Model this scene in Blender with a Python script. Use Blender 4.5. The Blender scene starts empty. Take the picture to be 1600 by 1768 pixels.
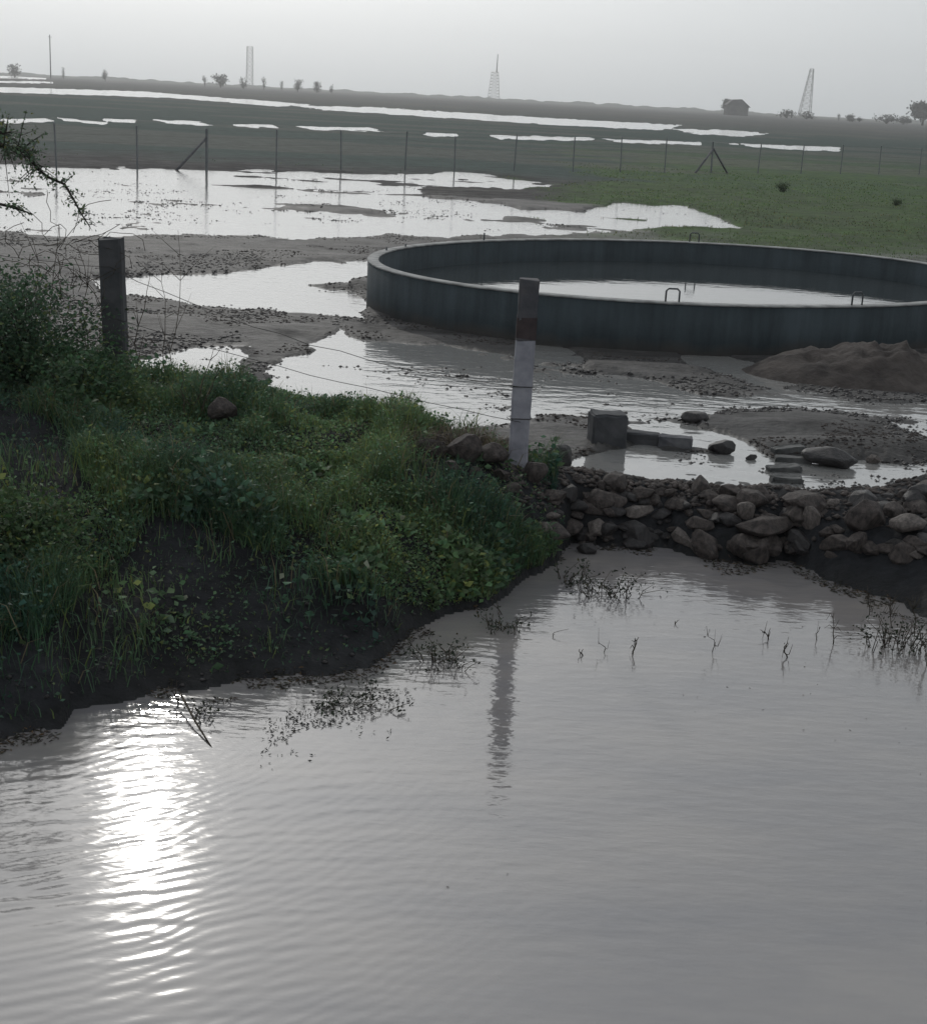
import bpy, bmesh, math, random
import numpy as np
from mathutils import Vector, Matrix

random.seed(7)
RNG = np.random.default_rng(7)
scene = bpy.context.scene
COL = scene.collection

# ------------------------------------------------------------------ camera
F_PX, CAM_H, PW, PH = 2500.0, 3.3, 1600.0, 1768.0
ROLL = math.atan(86 / 1600)
PITCH = math.atan((884 - 165) * math.cos(ROLL) / F_PX)
cam_data = bpy.data.cameras.new("camera")
cam = bpy.data.objects.new("camera", cam_data)
COL.objects.link(cam)
cam_data.sensor_fit = 'VERTICAL'
cam_data.sensor_height = 24.0
cam_data.lens = F_PX / PH * 24.0
cam_data.clip_start = 0.05
cam_data.clip_end = 20000
_cp, _sp = math.cos(PITCH), math.sin(PITCH)
_fwd = Vector((0, _cp, -_sp)); _up = Vector((0, _sp, _cp)); _right = Vector((1, 0, 0))
_c, _s = math.cos(ROLL), math.sin(ROLL)
_r2 = _right * _c - _up * _s * -1.0
_r2 = _right * _c + _up * _s
_u2 = -_right * _s + _up * _c
_m = Matrix((( _r2.x, _u2.x, -_fwd.x, 0), (_r2.y, _u2.y, -_fwd.y, 0), (_r2.z, _u2.z, -_fwd.z, CAM_H), (0, 0, 0, 1)))
cam.matrix_world = _m
scene.camera = cam

# ------------------------------------------------------------------ sky, sun, exposure
SUN_AZ, SUN_EL = math.radians(-13.0), math.radians(28.5)
world = bpy.data.worlds.new("World"); scene.world = world
world.use_nodes = True
wn, wl = world.node_tree.nodes, world.node_tree.links
wn.clear()
w_out = wn.new('ShaderNodeOutputWorld'); w_bg = wn.new('ShaderNodeBackground')
w_sky = wn.new('ShaderNodeTexSky'); w_sky.sky_type = 'NISHITA'
w_sky.sun_disc = False
w_sky.sun_elevation = SUN_EL
w_sky.sun_rotation = SUN_AZ
w_sky.air_density = 1.0; w_sky.dust_density = 4.0; w_sky.ozone_density = 1.0
w_hsv = wn.new('ShaderNodeHueSaturation'); w_hsv.inputs['Saturation'].default_value = 0.16
wl.new(w_sky.outputs[0], w_hsv.inputs['Color'])
w_tint = wn.new('ShaderNodeMix'); w_tint.data_type = 'RGBA'; w_tint.blend_type = 'MULTIPLY'; w_tint.inputs[0].default_value = 1.0
wl.new(w_hsv.outputs[0], w_tint.inputs[6]); w_tint.inputs[7].default_value = (0.99, 0.985, 0.975, 1)
w_veil = wn.new('ShaderNodeMix'); w_veil.data_type = 'RGBA'; w_veil.inputs[0].default_value = 0.72     # thin even cloud over the clear sky
wl.new(w_tint.outputs[2], w_veil.inputs[6]); w_veil.inputs[7].default_value = (7.6, 8.2, 8.65, 1)
wl.new(w_veil.outputs[2], w_bg.inputs['Color'])
w_bg.inputs['Strength'].default_value = 0.075
wl.new(w_bg.outputs[0], w_out.inputs['Surface'])

sun_data = bpy.data.lights.new("sun", 'SUN'); sun_data.energy = 0.5
sun_data.angle = math.radians(1.2); sun_data.color = (1.0, 0.96, 0.9)
sun = bpy.data.objects.new("sun", sun_data); COL.objects.link(sun)
_sd = Vector((math.sin(SUN_AZ) * math.cos(SUN_EL), math.cos(SUN_AZ) * math.cos(SUN_EL), math.sin(SUN_EL)))
sun.rotation_euler = _sd.to_track_quat('Z', 'Y').to_euler()
sun.location = (0, 0, 30)

vs = scene.view_settings
vs.view_transform = 'Standard'; vs.look = 'None'; vs.gamma = 1.0; vs.use_curve_mapping = False
vs.exposure = 0.14
scene.render.engine = 'CYCLES'
cy = scene.cycles
cy.use_denoising = True
cy.max_bounces = 8; cy.diffuse_bounces = 2; cy.glossy_bounces = 3; cy.transmission_bounces = 2
cy.transparent_max_bounces = 6; cy.volume_bounces = 6
cy.sample_clamp_indirect = 6.0
cy.caustics_reflective = False; cy.caustics_refractive = False

# ------------------------------------------------------------------ photo <-> place helpers
def ray(px, py):
    u = np.asarray(px, float) - 800; v = 884 - np.asarray(py, float)
    u2 = u * _c - v * _s; v2 = u * _s + v * _c
    return u2, F_PX * _cp + v2 * _sp, -F_PX * _sp + v2 * _cp
def at(px, py, z):
    X, Y, Z = ray(px, py); t = (z - CAM_H) / Z
    return X * t, Y * t
def at_y(px, py, y):
    X, Y, Z = ray(px, py); t = y / Y
    return Vector((float(X * t), float(y), float(CAM_H + Z * t)))
def proj(X, Y, Z):
    Z = Z - CAM_H
    f = np.maximum(Y * _cp - Z * _sp, 1e-3); v2 = (Y * _sp + Z * _cp) * F_PX / f; u2 = X * F_PX / f
    return u2 * _c + v2 * _s + 800, 884 - (-u2 * _s + v2 * _c)

# ------------------------------------------------------------------ numpy noise
def _h(ix, iy, seed):
    with np.errstate(over='ignore'):
        n = (ix.astype(np.int64) * 374761393 + iy.astype(np.int64) * 668265263 + seed * 974711) & 0xffffffff
        n = ((n ^ (n >> 13)) * 1274126177) & 0xffffffff
        n = n ^ (n >> 16)
    return (n & 0xffff) / 65535.0
def vnoise(x, y, seed=0):
    ix, iy = np.floor(x), np.floor(y); fx, fy = x - ix, y - iy
    fx = fx * fx * (3 - 2 * fx); fy = fy * fy * (3 - 2 * fy)
    a = _h(ix, iy, seed); b = _h(ix + 1, iy, seed); c = _h(ix, iy + 1, seed); d = _h(ix + 1, iy + 1, seed)
    return (a * (1 - fx) + b * fx) * (1 - fy) + (c * (1 - fx) + d * fx) * fy - 0.5
def fbm(x, y, seed=0, octv=4):
    s = 0; a = 1.0
    for o in range(octv):
        s = s + a * vnoise(x * 2 ** o + 17.3 * o, y * 2 ** o - 9.1 * o, seed + o); a *= 0.5
    return s
def sstep(a, b, x):
    t = np.clip((x - a) / (b - a), 0, 1); return t * t * (3 - 2 * t)

# ------------------------------------------------------------------ the lie of the land
FLOOD = 0.30                                   # level of the flood water on the field
def _tab(pts):
    az = []; r = []; z = []
    for p in pts:
        x, y = at(p[0], p[1], p[2]); az.append(math.atan2(x, y)); r.append(math.hypot(x, y)); z.append(p[2])
    return np.array(az), np.array(r), np.array(z)
SHORE = _tab([(-300, 1308, 0), (0, 1286, 0), (108, 1270, 0), (126, 1220, 0), (220, 1202, 0), (400, 1182, 0), (480, 1172, 0), (560, 1158, 0), (640, 1140, 0), (700, 1100, 0), (760, 1074, 0),
              (850, 1042, 0), (900, 1006, 0), (958, 978, 0), (985, 934, 0), (1040, 942, 0), (1150, 940, 0), (1200, 960, 0), (1260, 976, 0), (1300, 981, 0), (1350, 968, 0), (1420, 996, 0), (1500, 1024, 0), (1600, 1062, 0), (1900, 1096, 0)])  # shore drawn out over part of the dark reflection, as near-black bank
CREST = _tab([(-300, 630, .95), (0, 640, .95), (200, 655, .92), (400, 680, .88), (640, 722, .78), (760, 752, .70), (890, 795, .60),
              (960, 818, .48), (1050, 822, .43), (1200, 838, .40), (1400, 858, .41), (1500, 852, .45), (1600, 826, .54), (1900, 820, .6)])
def _poly(*p): return np.array(p, float)
POOLS = [  # outline in photo pixels, raggedness
    (_poly((-200, 272), (100, 290), (340, 291), (500, 297), (590, 300), (740, 300), (800, 297), (980, 320), (890, 328), (760, 320), (715, 327),
           (740, 337), (860, 350), (900, 362), (1000, 366), (1080, 350), (1190, 355), (1275, 393), (1150, 397), (1000, 402), (900, 406),
           (650, 408), (480, 407), (320, 402), (200, 408), (0, 400), (-200, 392)), 1.0),
    (_poly((150, 487), (215, 480), (300, 471), (420, 468), (520, 458), (645, 450), (640, 470), (600, 480), (585, 495), (640, 522), (640, 553), (500, 543), (380, 530), (300, 522), (215, 515), (170, 505)), 0.25),
    (_poly((430, 650), (520, 605), (590, 570), (640, 590), (760, 598), (880, 622), (930, 588), (990, 612), (1010, 640), (1110, 662), (1200, 688),
           (1300, 690), (1420, 688), (1500, 694), (1600, 702), (1900, 735), (1900, 800), (1600, 757), (1480, 722), (1380, 703), (1250, 702),
           (1225, 735), (1330, 768), (1330, 792), (1400, 800), (1500, 792), (1640, 800), (1560, 845), (1450, 870), (1300, 850), (1160, 840),
           (1000, 825), (975, 805), (1010, 778), (1090, 768), (1060, 735), (960, 720), (760, 745), (560, 730), (460, 690)), 1.0),
    (_poly((1185, 610), (1260, 615), (1385, 660), (1360, 674), (1270, 652), (1200, 632)), 0.3),
    (_poly((190, 632), (330, 600), (420, 600), (380, 640), (300, 660), (200, 660)), 1.0),
    (_poly((-100, 147), (250, 158), (430, 172), (540, 181), (480, 184), (300, 169), (150, 164), (-100, 156)), 0.2),
    (_poly((500, 182), (640, 185), (820, 196), (1000, 207), (1180, 216), (1140, 225), (960, 216), (700, 199), (560, 190)), 0.25),
    (_poly((1150, 222), (1250, 224), (1335, 231), (1280, 236), (1200, 231)), 0.6),
    (_poly((-100, 128), (80, 133), (80, 137), (-100, 133)), 0.2), (_poly((-100, 138), (95, 141), (95, 144), (-100, 142)), 0.2),
    (_poly((0, 205), (80, 204), (95, 210), (10, 214)), 0.5), (_poly((100, 203), (190, 212), (180, 216), (110, 209)), 0.3),
    (_poly((178, 205), (236, 206), (236, 212), (180, 210)), 0.2), (_poly((260, 206), (340, 210), (380, 218), (300, 214)), 0.5),
    (_poly((400, 214), (470, 215), (480, 221), (410, 219)), 0.3), (_poly((505, 217), (640, 221), (660, 227), (540, 224)), 0.3),
    (_poly((730, 229), (790, 231), (790, 236), (735, 235)), 0.2), (_poly((840, 233), (1020, 238), (1030, 243), (860, 240)), 0.3),
    (_poly((1035, 240), (1210, 245), (1210, 250), (1080, 247)), 0.2), (_poly((1230, 246), (1320, 249), (1450, 255), (1450, 261), (1370, 259), (1290, 252)), 0.2),
]
def in_poly(P, x, y):
    ins = np.zeros(x.shape, bool); d = np.full(x.shape, 1e9)
    n = len(P)
    for i in range(n):
        x0, y0 = P[i]; x1, y1 = P[(i + 1) % n]
        if y0 != y1:
            c = ((y0 > y) != (y1 > y)) & (x < (x1 - x0) * (y - y0) / (y1 - y0) + x0); ins ^= c
        dx, dy = x1 - x0, (y1 - y0) * 2.2
        px, py = x - x0, (y - y0) * 2.2
        t = np.clip((px * dx + py * dy) / (dx * dx + dy * dy), 0, 1)
        d = np.minimum(d, np.hypot(px - t * dx, py - t * dy))
    return np.where(ins, d, -d)

TANK_C = (3.32, 22.54); TANK_A, TANK_B, TANK_ROT = 5.21, 4.05, 0.55
TANK_TOP, TANK_WATER = 0.95, 0.57

def land(x, y):
    """height of the ground, plus the zone values used for its colour"""
    x = np.asarray(x, float); y = np.asarray(y, float)
    r = np.hypot(x, y); az = np.arctan2(x, y)
    wob = 0.26 * fbm(x * 1.9, y * 1.9, 31, 5)
    rs = np.interp(az, SHORE[0], SHORE[1]) + wob
    rc = np.maximum(np.interp(az, CREST[0], CREST[1]), rs + 0.25); zc = np.interp(az, CREST[0], CREST[2])
    # pond bed, bank, back slope
    zp = -0.55 * sstep(0, 1.6, rs - r)
    t = np.clip((r - rs) / (rc - rs), 0, 1)
    zb = zc * np.where(t < 0.35, 0.62 * np.power(t / 0.35, 0.75), 0.62 + 0.38 * np.sin((t - 0.35) / 0.65 * math.pi / 2))
    zb = zb + (0.10 * fbm(x * 1.6, y * 1.6, 3, 4) + 0.03 * fbm(x * 9, y * 9, 5, 3)) * sstep(0.0, 0.3, t)
    # field with its pools
    px, py = proj(x, y, np.full(x.shape, FLOOD))
    front = (y > 2) & (np.abs(az) < 0.7)
    fade = sstep(9, 14, r)
    nz = fbm(x * 0.9, y * 0.55, 11, 5)
    base = np.full(x.shape, -1.0); rag = np.full(x.shape, 0.35)
    sc = np.interp(py, [120, 180, 300, 900, 700, 860], [2.5, 3.5, 6, 10, 22, 26])
    m = front & (r > 9)
    X, Y = px[m], py[m]
    # shorelines are pushed about by noise so they run ragged on the ground
    Xn = X + 60 * fbm(x[m] * .8, y[m] * .8, 51, 4) * np.clip(14 / r[m], .15, 1) ; Yn = Y + sc[m] * np.interp(r[m], [25, 70], [1.7, .55]) * fbm(x[m] * 1.1, y[m] * .5, 57, 4)
    bm_ = base[m]; rg = rag[m]
    for P, k in POOLS:
        v = np.clip(in_poly(P, Xn, Yn) / sc[m], -1, 1)
        rg = np.where(v > bm_, np.where(v > -0.5, 0.35 + k, rg), rg); bm_ = np.maximum(bm_, v)
    base[m] = bm_; rag[m] = rg
    zf = FLOOD - np.where(base > 0, np.interp(rag, [.6, 1.2], [.055, .032]), np.interp(r, [26, 45], [0.024, 0.042])) * base + 0.05 * nz * np.clip(rag, 0.2, 1.4) * np.interp(r, [60, 140], [1, .35])
    zf = zf + np.where(base < -0.9, 0.012, 0) + 0.05 * fbm(x * 2.6, y * 4.6, 13, 6) * np.interp(r, [15, 45], [1, 0.15]) * np.clip(rag, .3, 1.2)
    zf = zf + np.interp(r, [18, 30], [.03, .075]) * np.clip(rag - .35, 0, 1) * fbm(x * .26, y * .8, 17, 5) * np.interp(r, [60, 140], [1, .3])
    zf = zf + np.interp(r, [9, 11, 22, 32], [0, .05, .05, 0.01]) * np.clip(rag, .35, 1.1) * fbm(x * .8, y * 3.4, 19, 5)
    zf = zf - np.interp(r, [10, 11, 17, 21], [0, .020, .020, 0])
    # lumps of mud: beside the tank and between the pools
    for (gx, gy, sx, sy, h) in ((605, 497, .55, .35, .12), (1120, 640, .9, .5, .05), (1380, 735, .8, .4, .06), (1430, 775, .55, .3, .08), (1000, 640, .4, .3, .05), (1560, 780, .5, .25, .10), (280, 560, 1.2, .5, .06)):
        cx, cy_ = at(gx, gy, FLOOD)
        zf = zf + h * np.exp(-((x - cx) / sx) ** 2 - ((y - cy_) / sy) ** 2)
    back = sstep(0.0, 1.0, (r - rc) / np.interp(az, [-.3, 0, .05, .2], [2.2, 1.8, .7, .6]))
    z = np.where(r < rs, zp, np.where(r < rc, zb, zb * (1 - back) + zf * back))
    # far swell of the land
    z = z + 0.25 * sstep(900, 1500, r) + np.interp(r, [700, 1200, 3000], [0, .3, 1.5]) * fbm(x / 400, y / 400, 77, 2)
    # the road bank behind
    z = np.maximum(z, 1.7 * sstep(-1.2, -3.6, y) * (np.abs(az) > 1.3) - 0.6 * (y > -1.2))
    return z, dict(px=px, py=py, r=r, az=az, rs=rs, rc=rc, base=base, t=t, front=front)

def ground_z(x, y): return float(land(np.array([x]), np.array([y]))[0][0])
def hit(px, py):
    X, Y, Z = ray(px, py)
    L = math.sqrt(X * X + Y * Y + Z * Z)
    t = np.geomspace(4, 400, 2500); xs = X / L * t; ys = Y / L * t; zs = CAM_H + Z / L * t
    g, q = land(xs, ys); g = np.maximum(g, np.where(q['r'] > q['rc'] + .25, FLOOD, 0.0))
    i = int(np.argmax(zs < g)); return Vector((xs[i], ys[i], g[i]))

# ------------------------------------------------------------------ object helpers
def mesh_np(name, V, quads=None, tris=None, cols=None, smooth=False):
    me = bpy.data.meshes.new(name)
    V = np.asarray(V, np.float32).reshape(-1, 3)
    me.vertices.add(len(V)); me.vertices.foreach_set('co', V.ravel())
    q = np.asarray(quads if quads is not None else [], np.int32).reshape(-1, 4)
    t = np.asarray(tris if tris is not None else [], np.int32).reshape(-1, 3)
    me.loops.add(q.size + t.size); me.loops.foreach_set('vertex_index', np.concatenate([q.ravel(), t.ravel()]))
    me.polygons.add(len(q) + len(t))
    me.polygons.foreach_set('loop_start', np.concatenate([np.arange(len(q)) * 4, q.size + np.arange(len(t)) * 3]).astype(np.int32))
    if smooth: me.polygons.foreach_set('use_smooth', np.ones(len(q) + len(t), bool))
    if cols is not None:
        a = me.attributes.new('tint', 'FLOAT_COLOR', 'POINT')
        c = np.ones((len(V), 4), np.float32); c[:, :cols.shape[1]] = cols
        a.data.foreach_set('color', c.ravel())
    me.update(); me.validate()
    return me
def link(name, me, mat=None, parent=None):
    o = bpy.data.objects.new(name, me); COL.objects.link(o)
    if mat is not None and me is not None and len(me.materials) == 0: me.materials.append(mat)
    if parent is not None: o.parent = parent
    return o
def tag(o, label, cat=None, group=None, kind=None):
    o['label'] = label
    if cat: o['category'] = cat
    if group: o['group'] = group
    if kind: o['kind'] = kind
    return o
def thing(name, label, cat, loc=(0, 0, 0), group=None):
    o = bpy.data.objects.new(name, None); COL.objects.link(o); o.location = loc
    o.empty_display_size = 0.1
    return tag(o, label, cat, group)
def structure(name, me, mat):
    o = link(name, me, mat); o['kind'] = 'structure'; return o
class MB:
    """collects tubes and boxes into one mesh"""
    def __init__(s): s.v = []; s.q = []; s.t = []; s.n = 0
    def tube(s, pts, rad, sides=5):
        pts = [Vector(p) for p in pts]
        if not hasattr(rad, '__len__'): rad = [rad] * len(pts)
        ref = None; start = s.n
        for i, p in enumerate(pts):
            d = (pts[min(i + 1, len(pts) - 1)] - pts[max(i - 1, 0)])
            if d.length < 1e-9: d = Vector((0, 0, 1))
            d.normalize()
            if ref is None: ref = d.orthogonal().normalized()
            ref = (ref - d * ref.dot(d)); ref = ref.normalized() if ref.length > 1e-6 else d.orthogonal().normalized()
            b = d.cross(ref)
            for k in range(sides):
                a = 2 * math.pi * k / sides
                s.v.append(p + (ref * math.cos(a) + b * math.sin(a)) * rad[i])
        for i in range(len(pts) - 1):
            for k in range(sides):
                a = start + i * sides + k; b = start + i * sides + (k + 1) % sides
                s.q.append((a, b, b + sides, a + sides))
        e = start + (len(pts) - 1) * sides
        for k in range(1, sides - 1):
            s.t.append((start, start + k + 1, start + k)); s.t.append((e, e + k, e + k + 1))
        s.n = len(s.v); return s
    def mesh(s, name, smooth=False): return mesh_np(name, [tuple(p) for p in s.v], s.q, s.t, smooth=smooth)
def bm_mesh(name, bm, smooth=False):
    me = bpy.data.meshes.new(name); bm.to_mesh(me); bm.free()
    if smooth:
        for p in me.polygons: p.use_smooth = True
    return me
def rough_box(name, size, bevel=0.01, jitter=0.0, cuts=2, seed=0):
    bm = bmesh.new(); bmesh.ops.create_cube(bm, size=1.0)
    bmesh.ops.bevel(bm, geom=bm.edges[:], offset=bevel / max(size), segments=1, affect='EDGES')
    bmesh.ops.scale(bm, vec=size, verts=bm.verts)
    if cuts: bmesh.ops.subdivide_edges(bm, edges=bm.edges[:], cuts=cuts, use_grid_fill=True)
    rr = random.Random(seed)
    for v in bm.verts: v.co += Vector((rr.uniform(-1, 1), rr.uniform(-1, 1), rr.uniform(-1, 1))) * jitter
    return bm_mesh(name, bm)

# ------------------------------------------------------------------ materials
def new_mat(name):
    m = bpy.data.materials.new(name); m.use_nodes = True
    n, l = m.node_tree.nodes, m.node_tree.links; n.clear()
    out = n.new('ShaderNodeOutputMaterial')
    return m, n, l, out
def math_node(n, l, op, a, b=None, c=None):
    k = n.new('ShaderNodeMath'); k.operation = op
    for i, v in enumerate((a, b, c)):
        if v is None: continue
        if isinstance(v, (int, float)): k.inputs[i].default_value = v
        else: l.new(v, k.inputs[i])
    return k.outputs[0]
def noise_node(n, l, vec, scale, detail=4, rough=0.55):
    k = n.new('ShaderNodeTexNoise'); k.inputs['Scale'].default_value = scale; k.inputs['Detail'].default_value = detail
    k.inputs['Roughness'].default_value = rough
    if vec is not None: l.new(vec, k.inputs['Vector'])
    return k.outputs['Fac']
def solid(name, c1, c2, scale=6.0, rough=0.8, bump=0.01, bscale=25.0, spec=0.3, coords='Object', contrast=(0.35, 0.65), tint=False):
    m, n, l, out = new_mat(name)
    p = n.new('ShaderNodeBsdfPrincipled'); l.new(p.outputs[0], out.inputs['Surface'])
    tc = n.new('ShaderNodeTexCoord').outputs[coords]
    f = noise_node(n, l, tc, scale, 5)
    cr = n.new('ShaderNodeValToRGB'); l.new(f, cr.inputs[0])
    cr.color_ramp.elements[0].position, cr.color_ramp.elements[1].position = contrast
    cr.color_ramp.elements[0].color = (*c1, 1); cr.color_ramp.elements[1].color = (*c2, 1)
    l.new(cr.outputs[0], p.inputs['Base Color'])
    p.inputs['Roughness'].default_value = rough; p.inputs['Specular IOR Level'].default_value = spec
    if bump:
        b = n.new('ShaderNodeBump'); b.inputs['Strength'].default_value = 0.8; b.inputs['Distance'].default_value = bump
        l.new(noise_node(n, l, tc, bscale, 6), b.inputs['Height']); l.new(b.outputs[0], p.inputs['Normal'])
    return m
def foliage_mat(name, trans=0.35, rough=0.55):
    m, n, l, out = new_mat(name)
    a = n.new('ShaderNodeAttribute'); a.attribute_name = 'tint'
    p = n.new('ShaderNodeBsdfPrincipled'); p.inputs['Roughness'].default_value = rough; p.inputs['Specular IOR Level'].default_value = 0.25
    t = n.new('ShaderNodeBsdfTranslucent'); mx = n.new('ShaderNodeMixShader'); mx.inputs[0].default_value = trans
    l.new(a.outputs['Color'], p.inputs['Base Color']); l.new(a.outputs['Color'], t.inputs['Color'])
    l.new(p.outputs[0], mx.inputs[1]); l.new(t.outputs[0], mx.inputs[2]); l.new(mx.outputs[0], out.inputs['Surface'])
    return m
def water_mat(name, body, ior, rough, kind):
    m, n, l, out = new_mat(name)
    pos = n.new('ShaderNodeNewGeometry').outputs['Position']
    d = n.new('ShaderNodeBsdfDiffuse'); d.inputs['Color'].default_value = (*body, 1)
    g = n.new('ShaderNodeBsdfGlossy'); g.inputs['Roughness'].default_value = rough; g.inputs['Color'].default_value = (1, 1, 1, 1)
    fr = n.new('ShaderNodeFresnel'); fr.inputs['IOR'].default_value = ior
    mx = n.new('ShaderNodeMixShader')
    sep = n.new('ShaderNodeSeparateXYZ'); l.new(pos, sep.inputs[0])
    X, Y = sep.outputs[0], sep.outputs[1]
    M = lambda op, a, b=None, c=None: math_node(n, l, op, a, b, c)
    if kind == 'pond':
        sm = n.new('ShaderNodeMapping'); l.new(pos, sm.inputs['Vector']); sm.inputs['Scale'].default_value = (0.7, 1.7, 1.0); sm.inputs['Rotation'].default_value = (0, 0, .25)
        silt = n.new('ShaderNodeValToRGB'); l.new(noise_node(n, l, sm.outputs[0], 0.8, 6, 0.62), silt.inputs[0])       # clouds of silt
        silt.color_ramp.elements[0].position, silt.color_ramp.elements[1].position = .33, .68
        silt.color_ramp.elements[0].color = (body[0] * .82, body[1] * .83, body[2] * .86, 1); silt.color_ramp.elements[1].color = (body[0] * 1.2, body[1] * 1.17, body[2] * 1.1, 1)
        l.new(silt.outputs[0], d.inputs['Color'])
        big = noise_node(n, l, pos, 0.55, 2)                     # slow variation of the rings
        warp = noise_node(n, l, pos, 1.6, 2)
        def rings(cx, cy, lam, wob):
            dx = M('SUBTRACT', X, cx); dy = M('SUBTRACT', Y, cy)
            dist = M('SQRT', M('ADD', M('MULTIPLY', dx, dx), M('MULTIPLY', dy, dy)))
            ph = M('ADD', M('MULTIPLY', dist, 2 * math.pi / lam), M('MULTIPLY', warp, wob))
            return M('SINE', ph)
        r1 = rings(1.7, -3.7, 0.135, 11.0); r2 = rings(1.2, -3.0, 0.085, 10.0); r3 = rings(-3.4, 8.4, 0.070, 16.0)
        # wind ripples are livelier on the near left side of the pond
        mask = M('MULTIPLY', M('SUBTRACT', 1.0, M('SMOOTH_MIN', 1.0, M('MAXIMUM', 0.0, M('MULTIPLY', M('ADD', X, 0.9), 0.62)), 0.15)),
                 M('SUBTRACT', 1.0, M('SMOOTH_MIN', 1.0, M('MAXIMUM', 0.0, M('MULTIPLY', M('SUBTRACT', Y, 6.3), 0.8)), 0.15)))
        near = M('SUBTRACT', 1.0, M('MINIMUM', 1.0, M('MAXIMUM', 0.0, M('MULTIPLY', M('SUBTRACT', Y, 5.4), 0.6))))
        nb = M('MINIMUM', 1.0, M('MAXIMUM', 0.0, M('MULTIPLY', M('SUBTRACT', big, 0.33), 3.0)))
        lee = M('ADD', 0.35, M('MULTIPLY', 0.65, M('MINIMUM', 1.0, M('MAXIMUM', 0.0, M('MULTIPLY', M('SUBTRACT', Y, 4.9), 0.9)))))     # calmer again close to the road
        amp1 = M('MULTIPLY', M('ADD', M('MULTIPLY', mask, 0.00068), M('MULTIPLY', near, 0.00030)), nb)
        amp1 = M('MULTIPLY', amp1, lee); h = M('MULTIPLY', r1, amp1)
        h = M('MULTIPLY_ADD', M('MULTIPLY', r2, M('MULTIPLY', mask, 0.00022)), M('SUBTRACT', 1.3, nb), h)
        h = M('MULTIPLY_ADD', r3, M('MULTIPLY', mask, 0.00018), h)
        st = n.new('ShaderNodeMapping'); l.new(pos, st.inputs['Vector']); st.inputs['Scale'].default_value = (1.0, 2.6, 1.0)
        fine = noise_node(n, l, st.outputs[0], 5.0, 3, 0.5)
        h = M('MULTIPLY_ADD', fine, M('MULTIPLY', lee, M('SUBTRACT', 0.0044, M('MULTIPLY', mask, 0.0026))), h)
    else:
        st = n.new('ShaderNodeMapping'); l.new(pos, st.inputs['Vector']); st.inputs['Scale'].default_value = (1.0, 1.8, 1.0)
        h = M('MULTIPLY', noise_node(n, l, st.outputs[0], 3.0, 3, 0.5), 0.010 if kind == 'flood' else 0.002)
    b = n.new('ShaderNodeBump'); b.inputs['Strength'].default_value = 1.0; b.inputs['Distance'].default_value = 1.0
    l.new(h, b.inputs['Height'])
    for s in (d, g, fr): l.new(b.outputs[0], s.inputs['Normal'])
    l.new(fr.outputs[0], mx.inputs[0]); l.new(d.outputs[0], mx.inputs[1]); l.new(g.outputs[0], mx.inputs[2])
    l.new(mx.outputs[0], out.inputs['Surface'])
    return m

def ground_mat():
    m, n, l, out = new_mat('wet ground')
    p = n.new('ShaderNodeBsdfPrincipled'); l.new(p.outputs[0], out.inputs['Surface'])
    a = n.new('ShaderNodeAttribute'); a.attribute_name = 'tint'
    pos = n.new('ShaderNodeNewGeometry').outputs['Position']
    f1 = noise_node(n, l, pos, 1.7, 6, 0.6); f2 = noise_node(n, l, pos, 14.0, 5, 0.6)
    sm = n.new('ShaderNodeMapping'); l.new(pos, sm.inputs['Vector']); sm.inputs['Scale'].default_value = (0.8, 4.0, 1.0)
    f3 = noise_node(n, l, sm.outputs[0], 2.2, 6, 0.65)          # streaks left by the draining water
    k = math_node(n, l, 'ADD', math_node(n, l, 'MULTIPLY', f1, 1.4), math_node(n, l, 'MULTIPLY', f2, 1.6))
    k = math_node(n, l, 'MULTIPLY_ADD', f3, 1.8, k)
    k = math_node(n, l, 'MAXIMUM', math_node(n, l, 'SUBTRACT', k, 1.45), 0.25)
    mul = n.new('ShaderNodeVectorMath'); mul.operation = 'SCALE'; l.new(a.outputs['Color'], mul.inputs[0]); l.new(k, mul.inputs['Scale'])
    l.new(mul.outputs[0], p.inputs['Base Color'])
    # alpha carries how dry it is: wet mud shines
    ro = n.new('ShaderNodeMapRange'); l.new(a.outputs['Alpha'], ro.inputs[0]); ro.inputs[3].default_value = 0.34; ro.inputs[4].default_value = 0.92
    sp = n.new('ShaderNodeMapRange'); l.new(a.outputs['Alpha'], sp.inputs[0]); sp.inputs[3].default_value = 0.5; sp.inputs[4].default_value = 0.1; l.new(sp.outputs[0], p.inputs['Specular IOR Level'])
    l.new(ro.outputs[0], p.inputs['Roughness'])
    b = n.new('ShaderNodeBump'); b.inputs['Strength'].default_value = 1.0; b.inputs['Distance'].default_value = 1.0
    st = n.new('ShaderNodeMapping'); l.new(pos, st.inputs['Vector']); st.inputs['Scale'].default_value = (1, 1.5, 1)
    hh = math_node(n, l, 'ADD', math_node(n, l, 'MULTIPLY', noise_node(n, l, st.outputs[0], 9.0, 6, 0.6), 0.03), math_node(n, l, 'MULTIPLY', noise_node(n, l, pos, 40.0, 4), 0.004))
    l.new(hh, b.inputs['Height']); l.new(b.outputs[0], p.inputs['Normal'])
    return m

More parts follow.
